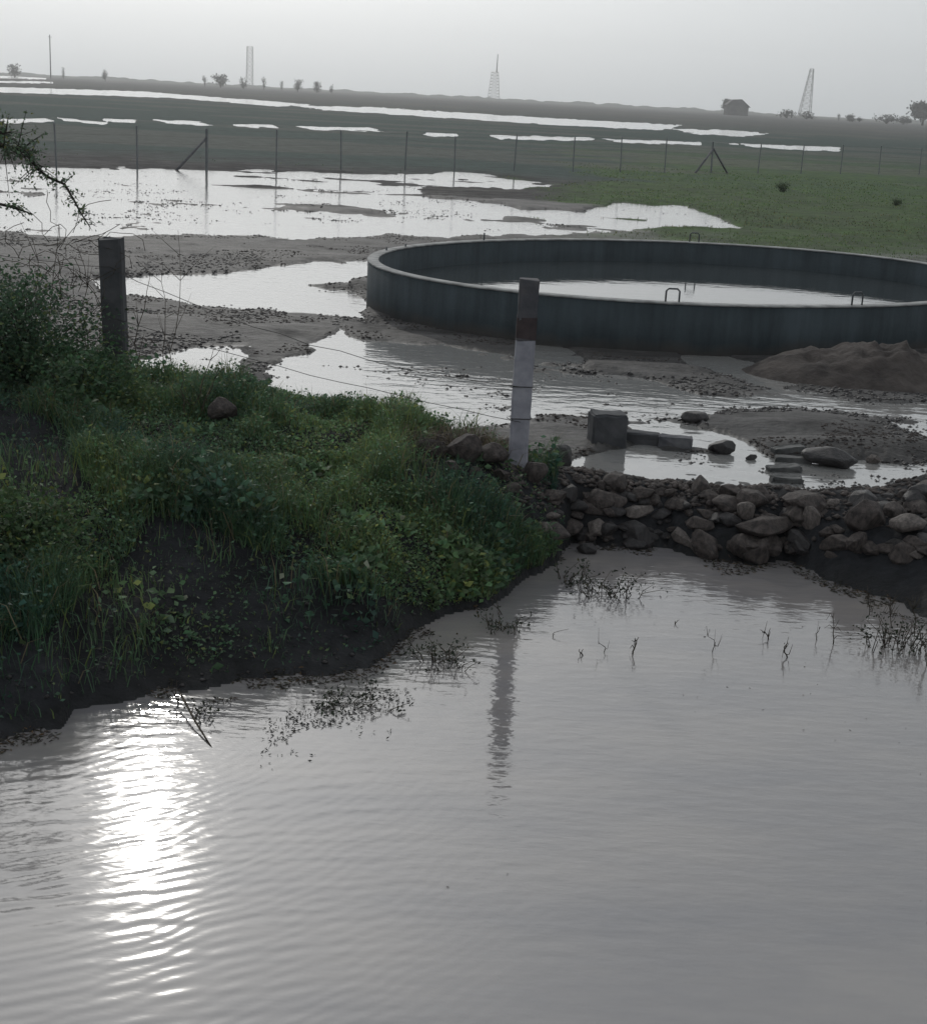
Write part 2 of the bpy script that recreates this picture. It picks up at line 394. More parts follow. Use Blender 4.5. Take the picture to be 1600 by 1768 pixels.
M_ground = ground_mat()
M_pond = water_mat('turbid pond water', (0.190, 0.180, 0.182), 1.95, 0.065, 'pond')
M_flood = water_mat('shallow flood water', (0.22, 0.216, 0.210), 3.0, 0.08, 'flood')
M_tankwater = water_mat('tank water', (0.045, 0.052, 0.055), 3.2, 0.04, 'tank')
M_leaf = foliage_mat('leaves'); M_grass = foliage_mat('grass blades', 0.3)
M_bark = solid('dark bark', (0.018, 0.015, 0.013), (0.05, 0.042, 0.035), 20, 0.9, 0.002)
M_twig = solid('dry twig', (0.028, 0.023, 0.018), (0.085, 0.07, 0.052), 30, 0.9, 0)
M_stone = solid('rubble stone', (0.028, 0.024, 0.023), (0.088, 0.072, 0.066), 5, 0.75, 0.012, 18)
M_stone_pale = solid('pale stone', (0.075, 0.065, 0.06), (0.165, 0.142, 0.13), 6, 0.7, 0.008, 22)
M_stone_dark = solid('dark wet stone', (0.018, 0.017, 0.018), (0.045, 0.04, 0.04), 6, 0.45, 0.008, 20)
M_concrete = solid('weathered concrete', (0.075, 0.075, 0.085), (0.15, 0.148, 0.155), 7, 0.85, 0.003, 60)
M_concrete_dark = solid('dark stained concrete', (0.045, 0.047, 0.052), (0.085, 0.085, 0.09), 5, 0.85, 0.003, 50)
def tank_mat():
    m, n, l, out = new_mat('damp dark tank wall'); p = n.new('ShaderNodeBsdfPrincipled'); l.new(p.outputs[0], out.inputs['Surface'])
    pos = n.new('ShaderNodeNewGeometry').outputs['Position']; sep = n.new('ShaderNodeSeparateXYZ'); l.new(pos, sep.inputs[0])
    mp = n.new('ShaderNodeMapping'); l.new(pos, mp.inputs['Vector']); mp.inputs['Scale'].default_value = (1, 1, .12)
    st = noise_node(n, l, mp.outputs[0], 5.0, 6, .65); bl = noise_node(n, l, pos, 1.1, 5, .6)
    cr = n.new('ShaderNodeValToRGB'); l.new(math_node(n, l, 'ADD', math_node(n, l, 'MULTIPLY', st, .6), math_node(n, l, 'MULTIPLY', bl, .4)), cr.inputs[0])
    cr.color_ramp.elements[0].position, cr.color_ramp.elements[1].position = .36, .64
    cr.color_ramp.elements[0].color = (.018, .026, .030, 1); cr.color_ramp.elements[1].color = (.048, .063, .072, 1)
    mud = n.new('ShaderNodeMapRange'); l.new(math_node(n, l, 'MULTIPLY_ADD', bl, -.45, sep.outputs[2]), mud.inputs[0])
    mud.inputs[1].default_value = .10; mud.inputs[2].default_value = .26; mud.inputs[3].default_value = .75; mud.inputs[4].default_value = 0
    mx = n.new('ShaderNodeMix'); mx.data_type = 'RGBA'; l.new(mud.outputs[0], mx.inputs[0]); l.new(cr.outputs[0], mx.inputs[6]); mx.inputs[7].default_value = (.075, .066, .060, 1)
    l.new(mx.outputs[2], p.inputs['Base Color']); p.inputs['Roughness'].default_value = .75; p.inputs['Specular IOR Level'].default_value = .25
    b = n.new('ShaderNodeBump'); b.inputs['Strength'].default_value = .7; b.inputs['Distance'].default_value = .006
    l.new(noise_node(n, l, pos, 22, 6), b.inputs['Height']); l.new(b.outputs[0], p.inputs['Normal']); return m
M_tankwall = tank_mat()  # wall coloured much darker than the rim
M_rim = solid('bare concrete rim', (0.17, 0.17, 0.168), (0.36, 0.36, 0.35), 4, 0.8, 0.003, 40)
M_farpost = solid('grey field post', (0.13, 0.14, 0.145), (0.19, 0.20, 0.205), 5, 0.85, 0)
M_slab = solid('grey stone slab', (0.05, 0.052, 0.052), (0.12, 0.12, 0.118), 9, 0.7, 0.004, 40)
M_steel = solid('dull steel bar', (0.05, 0.055, 0.06), (0.09, 0.095, 0.1), 20, 0.5, 0)
M_wire = solid('fence wire', (0.03, 0.03, 0.03), (0.06, 0.055, 0.05), 30, 0.6, 0)
M_farsteel = solid('galvanised lattice', (0.12, 0.125, 0.13), (0.17, 0.175, 0.18), 2, 0.6, 0)
M_earth = solid('heaped earth', (0.038, 0.032, 0.030), (0.078, 0.066, 0.060), 3.5, 0.9, 0.05, 9, coords='Object')
M_wall = solid('grey shed wall', (0.07, 0.07, 0.07), (0.10, 0.10, 0.10), 1, 0.9, 0)
M_roof = solid('dark shed roof', (0.05, 0.05, 0.055), (0.08, 0.08, 0.085), 1, 0.8, 0)
M_ridge = solid('far tree line', (0.05, 0.058, 0.055), (0.075, 0.08, 0.075), 0.02, 0.95, 0)

# ------------------------------------------------------------------ ground sheet
def d2r(a): return np.radians(a)
phi = np.concatenate([np.arange(72, 30, -2.0), np.arange(30, 14.0, -0.10), np.arange(14.0, 4.0, -0.05), np.arange(4.0, 0.9, -0.03), np.arange(0.9, 0.06, -0.03)])
rr_ = (CAM_H - 0.3) / np.tan(d2r(phi)); rr_ = np.concatenate([[0.02], rr_[rr_ < 2400], [2500.0]])
azs = np.concatenate([np.arange(-180, -24, 4.0), np.arange(-24, 24, 0.08), np.arange(24, 180, 4.0)])
A, R = np.meshgrid(d2r(azs), rr_)
gx, gy = (R * np.sin(A)), (R * np.cos(A))
gz, info = land(gx.ravel(), gy.ravel())
nA, nR = len(azs), len(rr_)
i = np.arange(nR - 1)[:, None]; j = np.arange(nA)[None, :]
j2 = (j + 1) % nA
quads = np.stack([i * nA + j, i * nA + j2, (i + 1) * nA + j2, (i + 1) * nA + j], -1).reshape(-1, 4)[:, ::-1]
def mixc(a, b, t): return a * (1 - t[:, None]) + np.array(b)[None, :] * t[:, None]
def ground_color(x, y, z, q):
    n1 = fbm(x * 0.35, y * 0.35, 91, 4); n2 = fbm(x * 2.2, y * 2.2, 97, 4); n3 = fbm(x / 18, y / 7, 99, 4)
    c = np.tile(np.array([0.066, 0.062, 0.060]), (len(x), 1))
    c = mixc(c, (0.042, 0.040, 0.041), np.clip(0.5 + 1.6 * n1, 0, 1))
    c = c * (1 + 0.9 * fbm(x * 1.0, y * 5.0, 94, 4))[:, None]
    dry = 0.45 + 0.5 * n2
    # grassland: beyond the first pools and on the right-hand side
    py, px = q['py'], q['px']
    hor = 165 + (px - 800) * 0.05375
    dy = py - hor
    farg = sstep(165 - 12, 165 - 42, dy + 14 * n1 + 8 * n3)
    right = sstep(930, 1130, px + 260 * n1 + 60 * n2) * sstep(262, 214, dy + 40 * n1) * (q['front'])
    c = mixc(c, (0.040, 0.062, 0.056), farg)
    c = mixc(c, (0.058, 0.100, 0.030), np.clip(right * (0.75 + 0.6 * n2) * sstep(55, 105, dy), 0, 1))
    # greyed toward the horizon, haze put into the ground colour; paler noise strips
    c = mixc(c, (0.085, 0.083, 0.080), sstep(48, 20, dy) * 0.8 * (q['r'] > 60))
    c = mixc(c, (0.105, 0.10, 0.088), np.clip(sstep(0.02, 0.22, n3) * 0.5, 0, 1) * (q['r'] > 70))
    dry = np.where(q['r'] > 45, 0.95, dry) ; dry = np.maximum(dry, np.maximum(farg, right) * 0.95)
    # bank and berm soil, near-black: dark reflection below the bank put into its colour
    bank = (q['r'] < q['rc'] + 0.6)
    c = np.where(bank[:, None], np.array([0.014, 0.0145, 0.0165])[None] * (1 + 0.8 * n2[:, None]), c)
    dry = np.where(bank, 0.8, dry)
    wet = sstep(0.026, -0.004, z - FLOOD + .02 * n2) * (q['r'] > q['rc']) * sstep(60, 30, q['r'])
    c = c * (1 - 0.35 * wet[:, None]); dry = np.clip(np.minimum(np.maximum(dry, .55), 1 - .75 * wet), 0, 1)
    edge = sstep(0.16, 0.03, z + .06 * n2) * (q['r'] < q['rc'])
    c = c * (1 - 0.35 * edge[:, None]); dry = np.clip(dry - .25 * edge, .1, 1)
    return c, dry
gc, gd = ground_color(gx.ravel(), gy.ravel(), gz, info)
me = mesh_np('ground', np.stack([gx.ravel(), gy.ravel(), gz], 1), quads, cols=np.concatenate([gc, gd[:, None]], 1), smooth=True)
structure('ground', me, M_ground)

# ------------------------------------------------------------------ water sheets
me = mesh_np('pond_water', [(-30, -4, 0), (30, -4, 0), (30, 16, 0), (-30, 16, 0)], [(0, 1, 2, 3)])
structure('pond_water', me, M_pond)
aa = np.radians(np.arange(-32, 32.01, 0.5)); rcs = np.interp(aa, CREST[0], CREST[1]) + 0.12
V = np.concatenate([np.stack([rcs * np.sin(aa), rcs * np.cos(aa), np.full(len(aa), FLOOD)], 1)] +
                   [np.stack([r_ * np.sin(aa), r_ * np.cos(aa), np.full(len(aa), FLOOD)], 1) for r_ in (16, 25, 60, 200, 1000)])
n_ = len(aa); k_ = np.arange(n_ - 1)
Q = np.concatenate([np.stack([L * n_ + k_, L * n_ + k_ + 1, (L + 1) * n_ + k_ + 1, (L + 1) * n_ + k_], 1) for L in range(5)])[:, ::-1]
Q = Q[:, ::-1]                                 # faces up
structure('flood_water', mesh_np('flood_water', V, Q), M_flood)

# ------------------------------------------------------------------ far tree line on the horizon
az_ = np.radians(np.arange(-40, 40.01, 0.05)); Rr = 1500.0
hh = 1.4 + 1.9 * (fbm(az_ * 18, az_ * 0, 5, 3) + .3) + 2.0 * fbm(az_ * 160, az_ * 0, 9, 3)
hh = np.clip(hh, .6, 6)
V = []
for (dr, k) in ((-60, 0), (-25, 0.75), (0, 1.0), (40, 0.8), (90, 0)):
    V.append(np.stack([(Rr + dr) * np.sin(az_), (Rr + dr) * np.cos(az_), np.where(k == 0, -0.5, hh * k) + np.zeros_like(az_)], 1))
V = np.concatenate(V); n_ = len(az_); k_ = np.arange(n_ - 1)
Q = np.concatenate([np.stack([L * n_ + k_, L * n_ + k_ + 1, (L + 1) * n_ + k_ + 1, (L + 1) * n_ + k_], 1) for L in range(4)])[:, ::-1]
structure('distant_ridge', mesh_np('distant_ridge', V, Q, smooth=True), M_ridge)

# ------------------------------------------------------------------ tank
def tank_pt(th, da, z):
    x = (TANK_A + da) * math.cos(th); y = (TANK_B + da) * math.sin(th); c, s = math.cos(TANK_ROT), math.sin(TANK_ROT)
    return Vector((x * c - y * s, x * s + y * c, z))
tank = thing('round_tank', 'large round open water tank with dark walls and a pale rim, half full', 'tank', (TANK_C[0], TANK_C[1], 0.2))
def ring_mesh(name, prof, n=160, wob=0.0):
    V = []
    for i in range(n):
        th = 2 * math.pi * i / n
        w = wob * (math.sin(5 * th + 1) + math.sin(11 * th))
        for (da, z) in prof: V.append(tuple(tank_pt(th, da + w, z - 0.2)))
    k = len(prof); Q = []
    for i in range(n):
        for j in range(k):
            a = i * k + j; b = i * k + (j + 1) % k; c = ((i + 1) % n) * k + (j + 1) % k; d = ((i + 1) % n) * k + j
            Q.append((a, d, c, b))
    return mesh_np(name, V, Q, smooth=False)
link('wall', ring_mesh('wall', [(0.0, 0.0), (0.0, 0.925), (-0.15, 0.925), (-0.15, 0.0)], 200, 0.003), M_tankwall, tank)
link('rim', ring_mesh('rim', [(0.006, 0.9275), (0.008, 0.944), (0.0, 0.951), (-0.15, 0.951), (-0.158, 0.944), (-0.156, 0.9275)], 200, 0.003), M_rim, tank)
def rim_angle(px, py, front):
    best = None
    for i in range(3600):
        th = 2 * math.pi * i / 3600; p = tank_pt(th, -0.075, TANK_TOP) + Vector((TANK_C[0], TANK_C[1], 0))
        if (p.y < TANK_C[1]) != front: continue
        q = proj(np.array(p.x), np.array(p.y), np.array(p.z)); d = abs(float(q[0]) - px)
        if best is None or d < best[0]: best = (d, th)
    return best[1]
for (px, py, fr) in ((1160, 520, True), (1478, 520, True), (1198, 900, False)):
    th = rim_angle(px, py, fr); c0 = tank_pt(th, -0.075, 0); t_ = (tank_pt(th + .01, -.075, 0) - tank_pt(th - .01, -.075, 0)).normalized()
    mb = MB(); w, h, z0 = 0.085, 0.165, 0.70
    P = [c0 - t_ * w + Vector((0, 0, z0)), c0 - t_ * w + Vector((0, 0, z0 + 0.05 + h - .03)), c0 - t_ * (w - .03) + Vector((0, 0, z0 + .05 + h)),
         c0 + t_ * (w - .03) + Vector((0, 0, z0 + .05 + h)), c0 + t_ * w + Vector((0, 0, z0 + .05 + h - .03)), c0 + t_ * w + Vector((0, 0, z0))]
    mb.tube(P, 0.012, 6); link('handle', mb.mesh('handle'), M_steel, tank)
for (px, h) in ((662, .05), (835, .12), (700, .04)):
    th = rim_angle(px, 410, False); c0 = tank_pt(th, -0.075, 0)
    link('anchor_bar', MB().tube([c0 + Vector((0, 0, .70)), c0 + Vector((.004, 0, .752 + h))], .014, 5).mesh('anchor_bar'), M_steel, tank)
V = [tuple(tank_pt(2 * math.pi * i / 120, -0.10, 0) + Vector((TANK_C[0], TANK_C[1], TANK_WATER))) for i in range(120)]
me = bpy.data.meshes.new('tank_water'); me.from_pydata(V, [], [list(range(120))]); me.update()
structure('tank_water', me, M_tankwater)
# ------------------------------------------------------------------ fence posts near the pond
def concrete_post(base_px, top_px, w, label, lower_mat, upper_mat, split, depth=0.6):
    b = hit(*base_px); t = at_y(top_px[0], top_px[1], b.y)
    e = thing('fence_post', label, 'fence post', b, 'concrete posts of the near fence')
    ax = (t - b); L = ax.length; ax.normalize()
    zr = Vector((0, 0, 1)).rotation_difference(ax)
    def seg(name, z0, z1, ww, mat, seed):
        bm = bmesh.new(); rr = random.Random(seed); N = 9
        rings = []
        for i in range(N + 1):
            z = z0 + (z1 - z0) * i / N; ring = []
            hw = ww / 2 * (1 + rr.uniform(-.025, .025)); hd = ww / 2 * .85
            ch = hw * .18
            for (sx, sy) in ((1, -1), (1, 1), (-1, 1), (-1, -1)):
                pts = ((sx * hw, sy * (hd - ch)), (sx * (hw - ch), sy * hd))
                if sx * sy > 0: pass
                else: pts = pts[::-1]
                for p in pts: ring.append(bm.verts.new((p[0] + rr.uniform(-.002, .002), p[1] + rr.uniform(-.002, .002), z + (rr.uniform(-.012, .006) if i == N else 0))))
            rings.append(ring)
        for a_, b_ in zip(rings, rings[1:]):
            for k in range(8): bm.faces.new((a_[k], a_[(k + 1) % 8], b_[(k + 1) % 8], b_[k]))
        bm.faces.new(rings[-1]); bm.faces.new(rings[0][::-1])
        bmesh.ops.recalc_face_normals(bm, faces=bm.faces)
        o = link(name, bm_mesh(name, bm), mat, e); o.rotation_euler = zr.to_euler(); return o
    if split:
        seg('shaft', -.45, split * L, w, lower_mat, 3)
        u = seg('upper_shaft', split * L + .001, L, w * .985, upper_mat, 5); u['label'] = 'dark upper half of the post'
    else:
        seg('shaft', -.45, L, w, lower_mat, 4)
    return e, b, t, zr, L
M_post_upper = solid('dark post concrete', (0.055, 0.058, 0.068), (0.10, 0.095, 0.10), 6, 0.85, 0.003, 60)  # upper half in a darker tone than the shaft below
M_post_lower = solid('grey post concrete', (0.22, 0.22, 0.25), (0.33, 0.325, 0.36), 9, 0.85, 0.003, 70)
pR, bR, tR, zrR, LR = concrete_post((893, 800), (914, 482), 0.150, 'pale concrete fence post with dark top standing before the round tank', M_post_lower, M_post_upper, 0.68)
for f_ in (0.25, 0.425):
    mb = MB(); hw, hd = .0775, .067
    P = [(hw, hd), (-hw, hd), (-hw, -hd), (hw, -hd), (hw, hd)]
    mb.tube([(a_, b_, f_ * LR + .004 * k) for k, (a_, b_) in enumerate(P)], .0035, 4)
    mb.tube([(-hw, -hd, f_ * LR), (-hw - .03, -hd - .01, f_ * LR + .02)], .003, 4)
    o = link('wire_tie', mb.mesh('wire_tie'), M_wire, pR); o.rotation_euler = zrR.to_euler()
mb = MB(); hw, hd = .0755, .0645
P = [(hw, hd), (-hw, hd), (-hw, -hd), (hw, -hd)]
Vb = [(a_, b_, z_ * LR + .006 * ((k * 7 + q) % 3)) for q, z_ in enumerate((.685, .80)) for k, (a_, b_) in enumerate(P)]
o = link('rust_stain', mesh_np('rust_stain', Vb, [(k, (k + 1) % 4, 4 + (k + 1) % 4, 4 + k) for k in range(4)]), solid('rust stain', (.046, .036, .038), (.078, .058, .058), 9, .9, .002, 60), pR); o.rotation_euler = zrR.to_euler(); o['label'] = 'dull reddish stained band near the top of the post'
pL, bL, tL, zrL, LL = concrete_post((203, 652), (192, 411), 0.178, 'dark concrete fence post rising from weeds on the left bank', M_concrete_dark, None, None)
# strands of wire between the posts
def strand(p, q, sag, name, label, r=0.003, n=14, wig=0.012):
    rr = random.Random(int(sag * 1000) + 3); pts = []
    for i in range(n + 1):
        f = i / n; v = p.lerp(q, f); v.z -= sag * 4 * f * (1 - f); v += Vector((0, rr.uniform(-wig, wig), rr.uniform(-wig, wig))); pts.append(v)
    o = link(name, MB().tube(pts, r, 4).mesh(name), M_wire); return tag(o, label, 'wire', 'strands of the near fence')
pdL, pdR = (tL - bL), (tR - bR)
off = Vector((0, -.09, 0))
strand(bL + pdL * .80 + off, bR + pdR * .43 + off, .14, 'fence_wire', 'sagging upper wire strand between the two concrete posts')
strand(bL + pdL * .45 + off, bR + pdR * .25 + off, .06, 'fence_wire', 'lower wire strand between the two concrete posts')
dirx = (bR - bL).normalized()
strand(bL + pdL * .80 + off, bL + pdL * .80 - dirx * 3.2 + off, .08, 'fence_wire', 'upper wire strand running left from the dark post')
strand(bL + pdL * .45 + off, bL + pdL * .45 - dirx * 3.2 + off, .10, 'fence_wire', 'lower wire strand running left from the dark post')

# ------------------------------------------------------------------ far fence across the field
fx = [-20, 97, 237, 357, 478, 590, 700, 786, 888, 990, 1072, 1148, 1228, 1308, 1382, 1450, 1516, 1585, 1650]
far = thing('field_fence', 'long wire fence on dark posts crossing the flooded field', 'fence', (0, 50, FLOOD))
x0, y0 = at(237, 293, FLOOD); x1, y1 = at(1382, 302, FLOOD)
tops = []
for i_, px in enumerate(fx):
    # stand the posts on one straight line over the field
    hz = 165 + (px - 800) * 0.05375
    X, Y, Z = ray(px, hz + 100); k = X / Y
    den = (x1 - x0) - k * (y1 - y0); t_ = (k * y0 - x0) / den
    wx, wy = x0 + (x1 - x0) * t_, y0 + (y1 - y0) * t_
    z0 = ground_z(wx, wy); h = 1.5 + random.uniform(-.06, .06)
    lean = random.uniform(-.04, .04); w = 0.052 + (0.03 if px in (357, 1228) else 0)
    bm = bmesh.new(); bmesh.ops.create_cube(bm, size=1)
    bmesh.ops.scale(bm, vec=(w, w, h + .35), verts=bm.verts); bmesh.ops.bevel(bm, geom=bm.edges[:], offset=.012, segments=1, affect='EDGES')
    for v in bm.verts: v.co.z += (h - .35) / 2; v.co.x += lean * max(v.co.z, 0)
    o = link('post', bm_mesh('post', bm), M_farpost, far); o.location = Vector((wx, wy, z0)) - far.location
    tops.append((Vector((wx, wy, z0)) - far.location, h))
    if px in (357, 1228):
        for s_ in (-1, 1):
            d = Vector((x1 - x0, y1 - y0, 0)).normalized() * s_
            b0 = o.location
            if px == 357 and s_ == 1: continue
            link('brace', MB().tube([b0 + Vector((0, 0, h * .78)), b0 + d * 1.35 + Vector((0, -.15, -.15))], .05, 6).mesh('brace'), M_concrete, far)
for k in range(6):
    pts = []
    for (p, h) in tops: pts.append(p + Vector((0, -.06, h * (0.12 + 0.165 * k))))
    link('wire', MB().tube(pts, .0025, 3).mesh('wire'), M_wire, far)

# ------------------------------------------------------------------ foliage builders
def leaf_mesh(name, P, D, S, cols, aspect=0.5, fold=0.25):
    """one diamond leaf of two folded triangles per row: P base, D direction, S length"""
    n = len(P); D = D / np.linalg.norm(D, axis=1, keepdims=True)
    rnd = RNG.normal(size=(n, 3)); W = np.cross(D, rnd); W /= np.linalg.norm(W, axis=1, keepdims=True) + 1e-9
    Nn = np.cross(D, W); S = S[:, None]
    mid = P + D * S * .5
    V = np.stack([P, mid + W * S * aspect * .5 + Nn * S * fold * .3, P + D * S - Nn * S * .08, mid - W * S * aspect * .5 + Nn * S * fold * .3], 1).reshape(-1, 3)
    b = np.arange(n)[:, None] * 4
    T = np.concatenate([b + np.array([[0, 1, 2]]), b + np.array([[0, 2, 3]])])
    return mesh_np(name, V, None, T, cols=np.repeat(cols, 4, 0))
def blade_mesh(name, P, H, lean, wid, cols):
    n = len(P); a = RNG.uniform(0, 2 * np.pi, n); d = np.stack([np.cos(a), np.sin(a), np.zeros(n)], 1)
    b_ = RNG.uniform(0, 2 * np.pi, n); s = np.stack([np.cos(b_), np.sin(b_), np.zeros(n)], 1) * wid[:, None]
    up = np.array([[0, 0, 1.0]])
    mid = P + up * (H * .55)[:, None] + d * (H * lean * .3)[:, None]
    tip = P + up * (H * (1 - .35 * lean))[:, None] + d * (H * lean)[:, None]
    V = np.stack([P - s * .5, P + s * .5, mid + s * .4, mid - s * .4, tip], 1).reshape(-1, 3)
    k = np.arange(n)[:, None] * 5
    return mesh_np(name, V, k + np.array([[0, 1, 2, 3]]), k + np.array([[3, 2, 4]]), cols=np.repeat(cols, 5, 0))
def greens(n, base, var=0.35, yellow=0.15):
    b = np.array(base)[None, :] * (1 + RNG.uniform(-var, var, (n, 1)))
    yl = (RNG.random(n) < yellow)[:, None]
    return np.clip(np.where(yl, b * np.array([[1.9, 1.35, 0.9]]), b * (1 + RNG.uniform(-.12, .12, (n, 3)))), .003, .5)

# ------------------------------------------------------------------ weeds and grass of the left bank
BARE = [_poly((-60, 715), (60, 720), (140, 775), (170, 850), (120, 870), (-60, 845)), _poly((-60, 1140), (60, 1120), (140, 1050), (200, 960), (270, 905), (350, 910), (430, 955), (560, 985), (690, 1045), (790, 1065), (880, 1045), (960, 1015), (990, 1100), (700, 1250), (500, 1250), (-60, 1360)),
        _poly((830, 835), (960, 815), (985, 925), (930, 935), (870, 890))]
def bank_points(n, keep_bare=0.10, rmax=1.3):
    az = RNG.uniform(math.radians(-25), math.radians(4.2), n); 
    rs = np.interp(az, SHORE[0], SHORE[1]); rc = np.interp(az, CREST[0], CREST[1])
    r = np.sqrt(RNG.uniform(rs ** 2, (rc + rmax) ** 2))
    x, y = r * np.sin(az), r * np.cos(az); z, q = land(x, y)
    px, py = proj(x, y, z)
    d = 1.0 + 1.2 * fbm(x * 1.1, y * 1.1, 201, 3)
    d = np.where(px > 960, 0.0, d); d = np.where((px > 690) & (px < 950) & (py > 745) & (py < 860), d * .12, d)
    for P in BARE: d = np.where(in_poly(P, px + 60 * fbm(x * 2, y * 2, 203, 2), py + 40 * fbm(x * 2, y * 2, 207, 2)) > 0, keep_bare, d)
    tuft = (np.hypot((px - 320) / 90, (py - 1100) / 50) < 1) | (np.hypot((px - 60) / 60, (py - 1040) / 45) < 1) | (np.hypot((px - 930) / 70, (py - 985) / 45) < 1)
    d = np.where(tuft, np.maximum(d, .35), d)
    d = np.where(z < 0.04, 0, d)
    d = np.where((r > rc + .9) & (px > 480), d * .3, d)
    k = RNG.random(n) < d
    # leave the post feet and the wire clear of the tallest stuff
    return x[k], y[k], z[k], px[k], py[k]
x, y, z, px, py = bank_points(190000)
P = np.stack([x, y, z - .01], 1); n = len(P)
clump = np.clip(0.55 + 2.3 * fbm(x * 2.0, y * 2.0, 211, 4), .18, 1.8)
H = RNG.uniform(.05, .235, n) * clump
hue = (fbm(x * 1.1, y * 1.1, 215, 4) + .12)[:, None]
cols = greens(n, (0.082, 0.145, 0.075), .4, .14) * (1 + 1.1 * hue * np.array([[1.2, .85, .4]]))
straw = RNG.random(n) < .05; cols[straw] = np.array([[.20, .165, .105]]) * RNG.uniform(.6, 1.2, (straw.sum(), 1)); H[straw] *= 1.25
o = link('bank_grass', blade_mesh('bank_grass', P, H, RNG.uniform(.15, .9, n), RNG.uniform(.004, .009, n), np.clip(cols, .004, .4)), M_grass)
tag(o, 'green grass covering the left bank of the pond', 'grass', kind='stuff')
x, y, z, px, py = bank_points(100000)
n = len(x); clump = np.clip(0.55 + 2.3 * fbm(x * 2.0, y * 2.0, 211, 4), .18, 1.8)
hg = RNG.uniform(.01, .17, n) * clump
P = np.stack([x, y, z + hg], 1); D = np.stack([RNG.normal(size=n), RNG.normal(size=n), RNG.uniform(-.2, .9, n)], 1)
hue = (fbm(x * 1.1, y * 1.1, 215, 4) + .12)[:, None]
cols = greens(n, (0.078, 0.142, 0.084), .4, .10) * (1 + 1.1 * hue * np.array([[1.2, .85, .4]]))
pale = RNG.random(n) < .006; cols[pale] = (0.24, 0.26, 0.19)
o = link('bank_weeds', leaf_mesh('bank_weeds', P, D, RNG.uniform(.014, .040, n) * np.where(fbm(x * 3, y * 3, 219, 2) > .28, 2.0, 1.0), np.clip(cols, .004, .4), .62), M_leaf)
tag(o, 'low broad-leaved weeds growing through the grass of the left bank', 'weeds', kind='stuff')

# ------------------------------------------------------------------ shrubs on the left
def bush(name, label, base, n_stem, spread, height, n_leaf, size, col, group=None, cat='bush', ysc=1.0, part='foliage', stem_r=.012):
    e = thing(name, label, cat, base, group); rr = random.Random(hash(label) % 1000 if False else len(label) * 7)
    mb = MB(); tipsP = []
    for s_ in range(n_stem):
        a = rr.uniform(0, 2 * math.pi); rad = spread * math.sqrt(rr.random()); hgt = height * rr.uniform(.55, 1.0) * (1 - .35 * (rad / spread) ** 2)
        pts = [Vector((0, 0, -.08)) + Vector((rr.uniform(-.1, .1), rr.uniform(-.1, .1), 0)) * spread]
        for k in range(1, 5):
            f = k / 4; pts.append(Vector((math.cos(a) * rad * f ** 1.3, math.sin(a) * rad * ysc * f ** 1.3, hgt * f)) + Vector((rr.uniform(-1, 1), rr.uniform(-1, 1), rr.uniform(-.5, .5))) * spread * .06)
        mb.tube(pts, [stem_r * (1 - .2 * k) for k in range(5)], 4)
        for k in range(1, 5): tipsP.append((pts[k], .4 + .6 * k / 4))
    link('stems', mb.mesh('stems'), M_bark, e)
    idx = RNG.integers(0, len(tipsP), n_leaf)
    C = np.array([tuple(tipsP[i][0]) for i in idx]); sp = spread * .26
    P = C + RNG.normal(size=(n_leaf, 3)) * np.array([[sp, sp * ysc, sp * .7]]); P[:, 2] = np.maximum(P[:, 2], .01)
    D = RNG.normal(size=(n_leaf, 3)); D[:, 2] = np.abs(D[:, 2]) * .7
    link(part, leaf_mesh(part, P, D, RNG.uniform(.6, 1.3, n_leaf) * size, greens(n_leaf, col, .4, .08), .55), M_leaf, e)
    return e
bush('leafy_bush', 'dense green leafy bush at the left edge beside the dark post', hit(40, 660), 26, .62, .85, 11000, .038, (0.060, 0.110, 0.062))
bush('leafy_bush', 'low green leafy clump in front of the dark post on the left', hit(130, 690), 18, .45, .42, 3600, .045, (0.062, 0.112, 0.058))
bush('leafy_bush', 'low leafy clump at the water side of the bank, far left', hit(45, 960), 18, .40, .38, 3000, .04, (0.062, 0.105, 0.046))
# small-leaved tree leaning in from the left with a drooping branch
tb = hit(-70, 690)
thorn = thing('thorn_tree', 'small thorny tree leaning in at the left edge with a drooping twig', 'tree', tb)
def loc(px, py, y): return at_y(px, py, y) - tb
mb = MB()
main = [Vector((0, 0, -.2)), loc(-80, 520, tb.y), loc(-75, 380, tb.y - .1), loc(-50, 280, tb.y - .2), loc(0, 250, tb.y - .2), loc(45, 262, tb.y - .25), loc(66, 292, tb.y - .25)]
mb.tube(main, [.05, .042, .034, .026, .02, .014, .011], 6)
droop = [main[-1], loc(84, 306, tb.y - .25), loc(112, 318, tb.y - .28), loc(128, 345, tb.y - .3), loc(140, 368, tb.y - .3), loc(156, 392, tb.y - .3)]
mb.tube(droop, [.011, .010, .009, .0075, .006, .004], 5)
low = [main[2], loc(-30, 345, tb.y - .1), loc(20, 357, tb.y - .15), loc(58, 370, tb.y - .2)]
mb.tube(low, [.02, .014, .010, .004], 5)
low2 = [main[3], loc(-20, 235, tb.y - .1), loc(20, 228, tb.y - .1)]
mb.tube(low2, [.02, .012, .006], 5)
leafC = []
rr = random.Random(5)
for path, dens, sp in ((main[3:], 18, .12), (low2, 12, .10), (droop, 6, .05), (low, 9, .05)):
    for a_, b_ in zip(path, path[1:]):
        for k in range(dens):
            p = a_.lerp(b_, rr.random()); q = p + Vector((rr.gauss(0, sp), rr.gauss(0, sp), rr.gauss(0, sp * .8)))
            mb.tube([p, p.lerp(q, .5) + Vector((0, 0, .01)), q], [.004, .003, .0015], 3)
            leafC.append((p, q))
link('branches', mb.mesh('branches'), M_bark, thorn)
n = 2600; idx = RNG.integers(0, len(leafC), n); f = RNG.random(n)[:, None]
